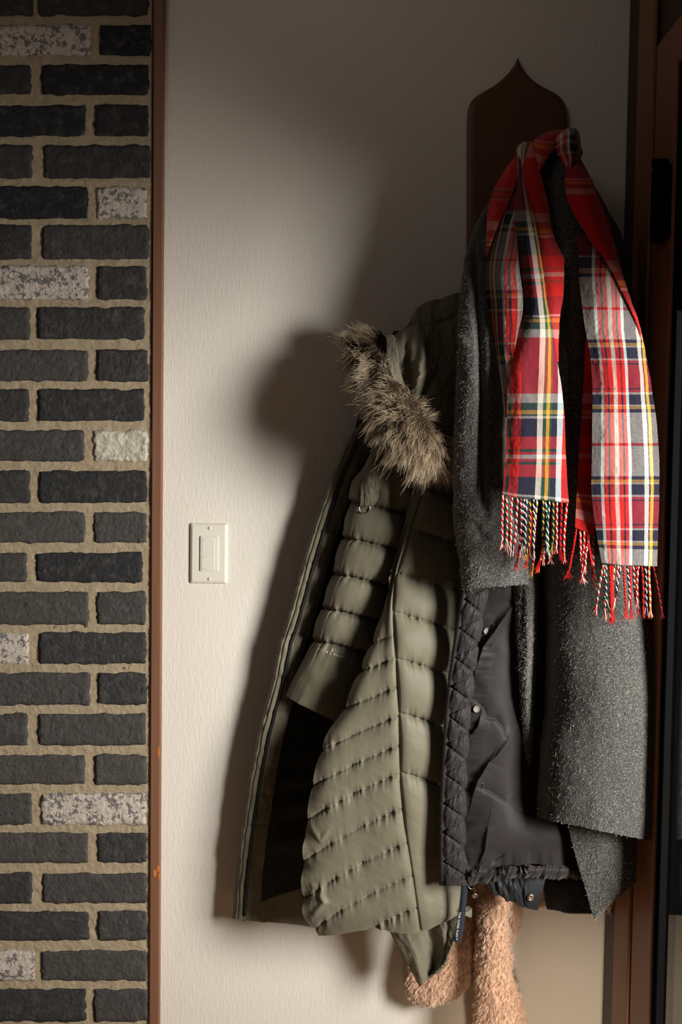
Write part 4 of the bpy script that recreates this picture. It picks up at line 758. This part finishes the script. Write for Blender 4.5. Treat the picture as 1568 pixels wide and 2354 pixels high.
patch(mb, R1, 80, 320, cloth(171), uvr=[(-14, 8, 760), (-14, 46, 720), (-12, 88, 660), (-8, 112, 600), (-3, 132, 540), (-1, 142, 480), (0, 149, 400), (0, 152, 340), (0, 153, 250), (0, 153, 170), (4, 153, 90), (14, 153, 0)], thick=.0022, mi=1, mb_i=2)
R2 = [(368, [1308, 1322, 1334], [22, 23.4, 22.6]), (408, [1299, 1330, 1356], [24, 26, 25]), (448, [1302, 1340, 1373], [25.6, 27.8, 26.4]), (484, [1314, 1354, 1389], [26.8, 28.8, 27]), (520, [1336, 1372, 1403], [28.4, 29.6, 27.4]), (560, [1361, 1390, 1414], [29.8, 30.4, 28.4]), (589, [1387, 1406, 1421], [30.6, 30.8, 29.4]), (625, [1408, 1420, 1430], [31.6, 31.6, 30.6]), (661, [1426, 1434, 1442], [32.4, 32.2, 31.2]), (698, [1444, 1449, 1453], [32.8, 32.6, 31.8]), (752, [1467, 1470, 1472], [33, 32.8, 32.2]), (792, [1475, 1477, 1478], [33.2, 33, 32.6])]
patch(mb, R2, 44, 220, cloth(173), uvr=[(100, 130, 470), (90, 140, 428)]+[(90, 140, 305+(522-r[0])*.82) for r in R2[2:]], thick=.0022, mi=2, mb_i=1)
R3 = [(780, [1346, 1356, 1364], [30.5, 31, 31.4]), (900, [1340, 1354, 1370], [31.6, 32.2, 32.6]), (1000, [1333, 1350, 1370], [32, 32.8, 33]), (1100, [1328, 1348, 1370], [32.4, 33, 33.4]), ([1212, 1222, 1232], [1322, 1345, 1367], [32.8, 33.4, 33.6])]
patch(mb, R3, 30, 150, cloth(175), uvr=[(0, 20, 366), (0, 30, 246), (0, 34, 146), (0, 40, 46), (0, 44, -70)], thick=.0022, mi=2, mb_i=1)
mb.build('right_tail', [TL, TR, TB], sf)
# the part lying over the peg
mb = MB()
patch(mb, [([308, 302, 298, 298], [1246, 1262, 1280, 1298], [13, 15, 16, 16]), ([312, 312, 308, 306], [1240, 1258, 1275, 1294], [17, 19, 19.6, 19]), ([324, 328, 330, 330], [1226, 1246, 1264, 1282], [18.4, 20.6, 20.8, 20]), ([346, 352, 354, 352], [1228, 1242, 1255, 1267], [19.4, 21.2, 21.4, 20.8]), ([366, 372, 376, 374], [1234, 1240, 1246, 1253], [20.4, 21.8, 21.8, 21.4]), ([386, 389, 391, 391], [1238, 1240, 1242, 1243.5], [21.4, 21.8, 22, 22])], 60, 60, cloth(181, .0015), uvr=[(0, 60, 470), (0, 60, 445), (0, 60, 420), (0, 60, 395), (0, 60, 370), (0, 60, 352)], thick=.0022, mi=2, mb_i=1)
W, N, G = patch(mb, [([312, 300, 296, 297, 305], [1272, 1292, 1310, 1324, 1331], [16, 19, 20, 19, 16]), ([322, 308, 303, 307, 316], [1276, 1294, 1312, 1327, 1334], [21, 23.4, 24.6, 23.6, 20]), ([338, 326, 324, 328, 336], [1277, 1294, 1312, 1330, 1338], [22.4, 24.6, 26.4, 25, 20.6]), ([352, 346, 345, 347, 351], [1279, 1295, 1313, 1331, 1343], [22.4, 23.4, 26, 25, 21]), ([370, 368, 366, 364, 362], [1290, 1302, 1315, 1328, 1337], [22, 23, 25, 24, 21]), ([392, 390, 388, 384, 380], [1300, 1306, 1313, 1321, 1330], [21.6, 22.4, 23.4, 23, 21])], 70, 80, lambda X, Y, U, V: .003*fbm(X/14, Y/30, 2, 183), uvr=[(40, 150, 560), (40, 150, 530), (40, 150, 505), (40, 150, 480), (40, 150, 450), (40, 150, 420)], thick=.0022, mi=1, mb_i=2)
mb.build('draped_fold', [TL, TR, TB], sf)
# fringe: every tassel is two twisted plies that fray at the end
YR, YW, YN, YG, YY = [m_plain('yarn_'+n, c, .9, .1) for n, c in (('red', RED), ('white', WHT), ('navy', NAV), ('green', GRN), ('gold', GLD))]
YM = [YR, YW, YN, YG, YY]
def tassel(x0, y0, x1, y1, d0, d1, cols, rad=3.1, seed=0, bow=0.0):
    rg = np.random.default_rng(seed*13+5); n = 44; s = np.linspace(0, 1, n); f = .86
    wob = bow*np.sin(np.pi*s)+2.2*vn(s*2.4+seed*3.3, s*0+seed, 7)*s
    X = x0+(x1-x0)*s+wob; Y = y0+(y1-y0)*s; D = (d0+(d1-d0)*s)/100+.004*np.sin(s*2.2+seed)*s
    px = PXM(d0/100); C = P(X, Y, D); k = int(n*f); tw = np.linalg.norm(C[-1]-C[0])/.0105*2*np.pi; m = MB(); pl = len(cols)
    for c in range(pl):
        a = 2*np.pi*c/pl+tw*s+seed; hr = rad*.50*px*np.minimum(1, .5+s*3)
        pts = C+np.stack([np.cos(a)*hr, np.sin(a)*hr, 0*a], -1); cord(m, pts[:k], rad*.60*px, 7, cols[c], rad*.52*px)
        e = pts[k-1]
        for q in range(5):
            sp = rg.normal(0, 1, 2)*rad*.9*px; l = np.linalg.norm(C[-1]-C[k-1])*(.8+.5*rg.random()); u = unit(C[-1]-C[k-1])
            ed = e+u*l+np.array([sp[0]*1.5, sp[1], 0]); cord(m, [e-u*.003, e+u*l*.5+np.array([sp[0]*.5, sp[1]*.5, 0]), ed], rad*.24*px, 5, cols[c] if q else cols[(c+1) % pl], rad*.13*px)
    m.build('tassel', YM, sf)
R_, W_, N_, G_, Y_ = 0, 1, 2, 3, 4
TS = [(1156, 1139, 1153, 1262, (R_, W_)), (1164, 1141, 1164, 1266, (W_, R_, G_)), (1177, 1144, 1174, 1275, (R_, W_)), (1190, 1146, 1184, 1276, (W_, N_, R_)), (1197, 1146, 1196, 1277, (R_, W_, N_)), (1204, 1147, 1202, 1272, (W_, N_)), (1211, 1147, 1207, 1276, (N_, W_)), (1218, 1148, 1215, 1283, (Y_, N_)), (1226, 1148, 1226, 1284, (N_, W_)), (1235, 1149, 1225, 1282, (W_, N_, Y_)), (1248, 1151, 1251, 1268, (Y_, N_, G_)), (1254, 1152, 1262, 1280, (G_, W_)), (1263, 1153, 1257, 1270, (G_, N_, W_)), (1272, 1154, 1272, 1268, (N_, Y_, G_)), (1280, 1155, 1276, 1272, (R_, W_)), (1291, 1156, 1289, 1285, (R_, R_, N_)), (1303, 1158, 1297, 1292, (R_, W_, R_))]
for k, (a, b, c, e, cl_) in enumerate(TS): tassel(a, b, c, e, 35.3, 35.0, cl_, 3.4, k, 2.0*math.sin(k*1.9))
for k, (a, b, c, e, cl_) in enumerate([(1204, 1170, 1184, 1308, (R_, N_)), (1222, 1175, 1211, 1303, (R_, R_)), (1232, 1180, 1222, 1322, (R_, Y_, N_)), (1262, 1175, 1234, 1312, (R_, R_, Y_)), (1246, 1215, 1250, 1298, (R_, W_)), (1270, 1200, 1266, 1294, (W_, R_))]): tassel(a, b, c, e, 33.6, 33.6, cl_, 3.4, 40+k, 3)
for k, (a, b, c, e, cl_) in enumerate([(1325, 1216, 1303, 1330, (R_, R_)), (1334, 1220, 1341, 1340, (R_, W_)), (1343, 1222, 1337, 1338, (R_, R_, W_)), (1356, 1228, 1343, 1318, (R_, W_)), (1350, 1226, 1363, 1332, (R_, R_)), (1364, 1234, 1369, 1352, (G_, W_, R_))]): tassel(a, b, c, e, 33.4, 34.2, cl_, 3.1, 60+k, (-1)**k*2)
RS = [(1386, 1299, 1369, 1413, (W_, G_, R_)), (1389, 1299, 1389, 1424, (W_, R_, G_)), (1394, 1299, 1396, 1402, (N_, W_, G_)), (1402, 1300, 1405, 1431, (R_, R_)), (1408, 1300, 1408, 1430, (R_, R_, R_)), (1413, 1300, 1404, 1418, (N_, Y_, W_)), (1420, 1300, 1411, 1398, (W_, R_)), (1427, 1301, 1416, 1374, (N_, W_)), (1434, 1301, 1441, 1421, (R_, R_)), (1441, 1301, 1447, 1400, (W_, N_)), (1449, 1301, 1453, 1422, (R_, R_)), (1456, 1301, 1462, 1384, (W_, N_, R_)), (1462, 1301, 1467, 1414, (R_, N_)), (1468, 1302, 1464, 1396, (W_, R_)), (1476, 1302, 1480, 1418, (N_, R_, R_)), (1484, 1302, 1487, 1416, (W_, N_)), (1492, 1302, 1498, 1418, (R_, Y_, W_)), (1502, 1302, 1521, 1418, (R_, N_))]
for k, (a, b, c, e, cl_) in enumerate(RS): tassel(a, b, c, e, 35.8 if a < 1495 else 35.2, 35.4, cl_, 3.1 if a < 1500 else 2.2, 80+k, 2.4*math.sin(k*2.3))
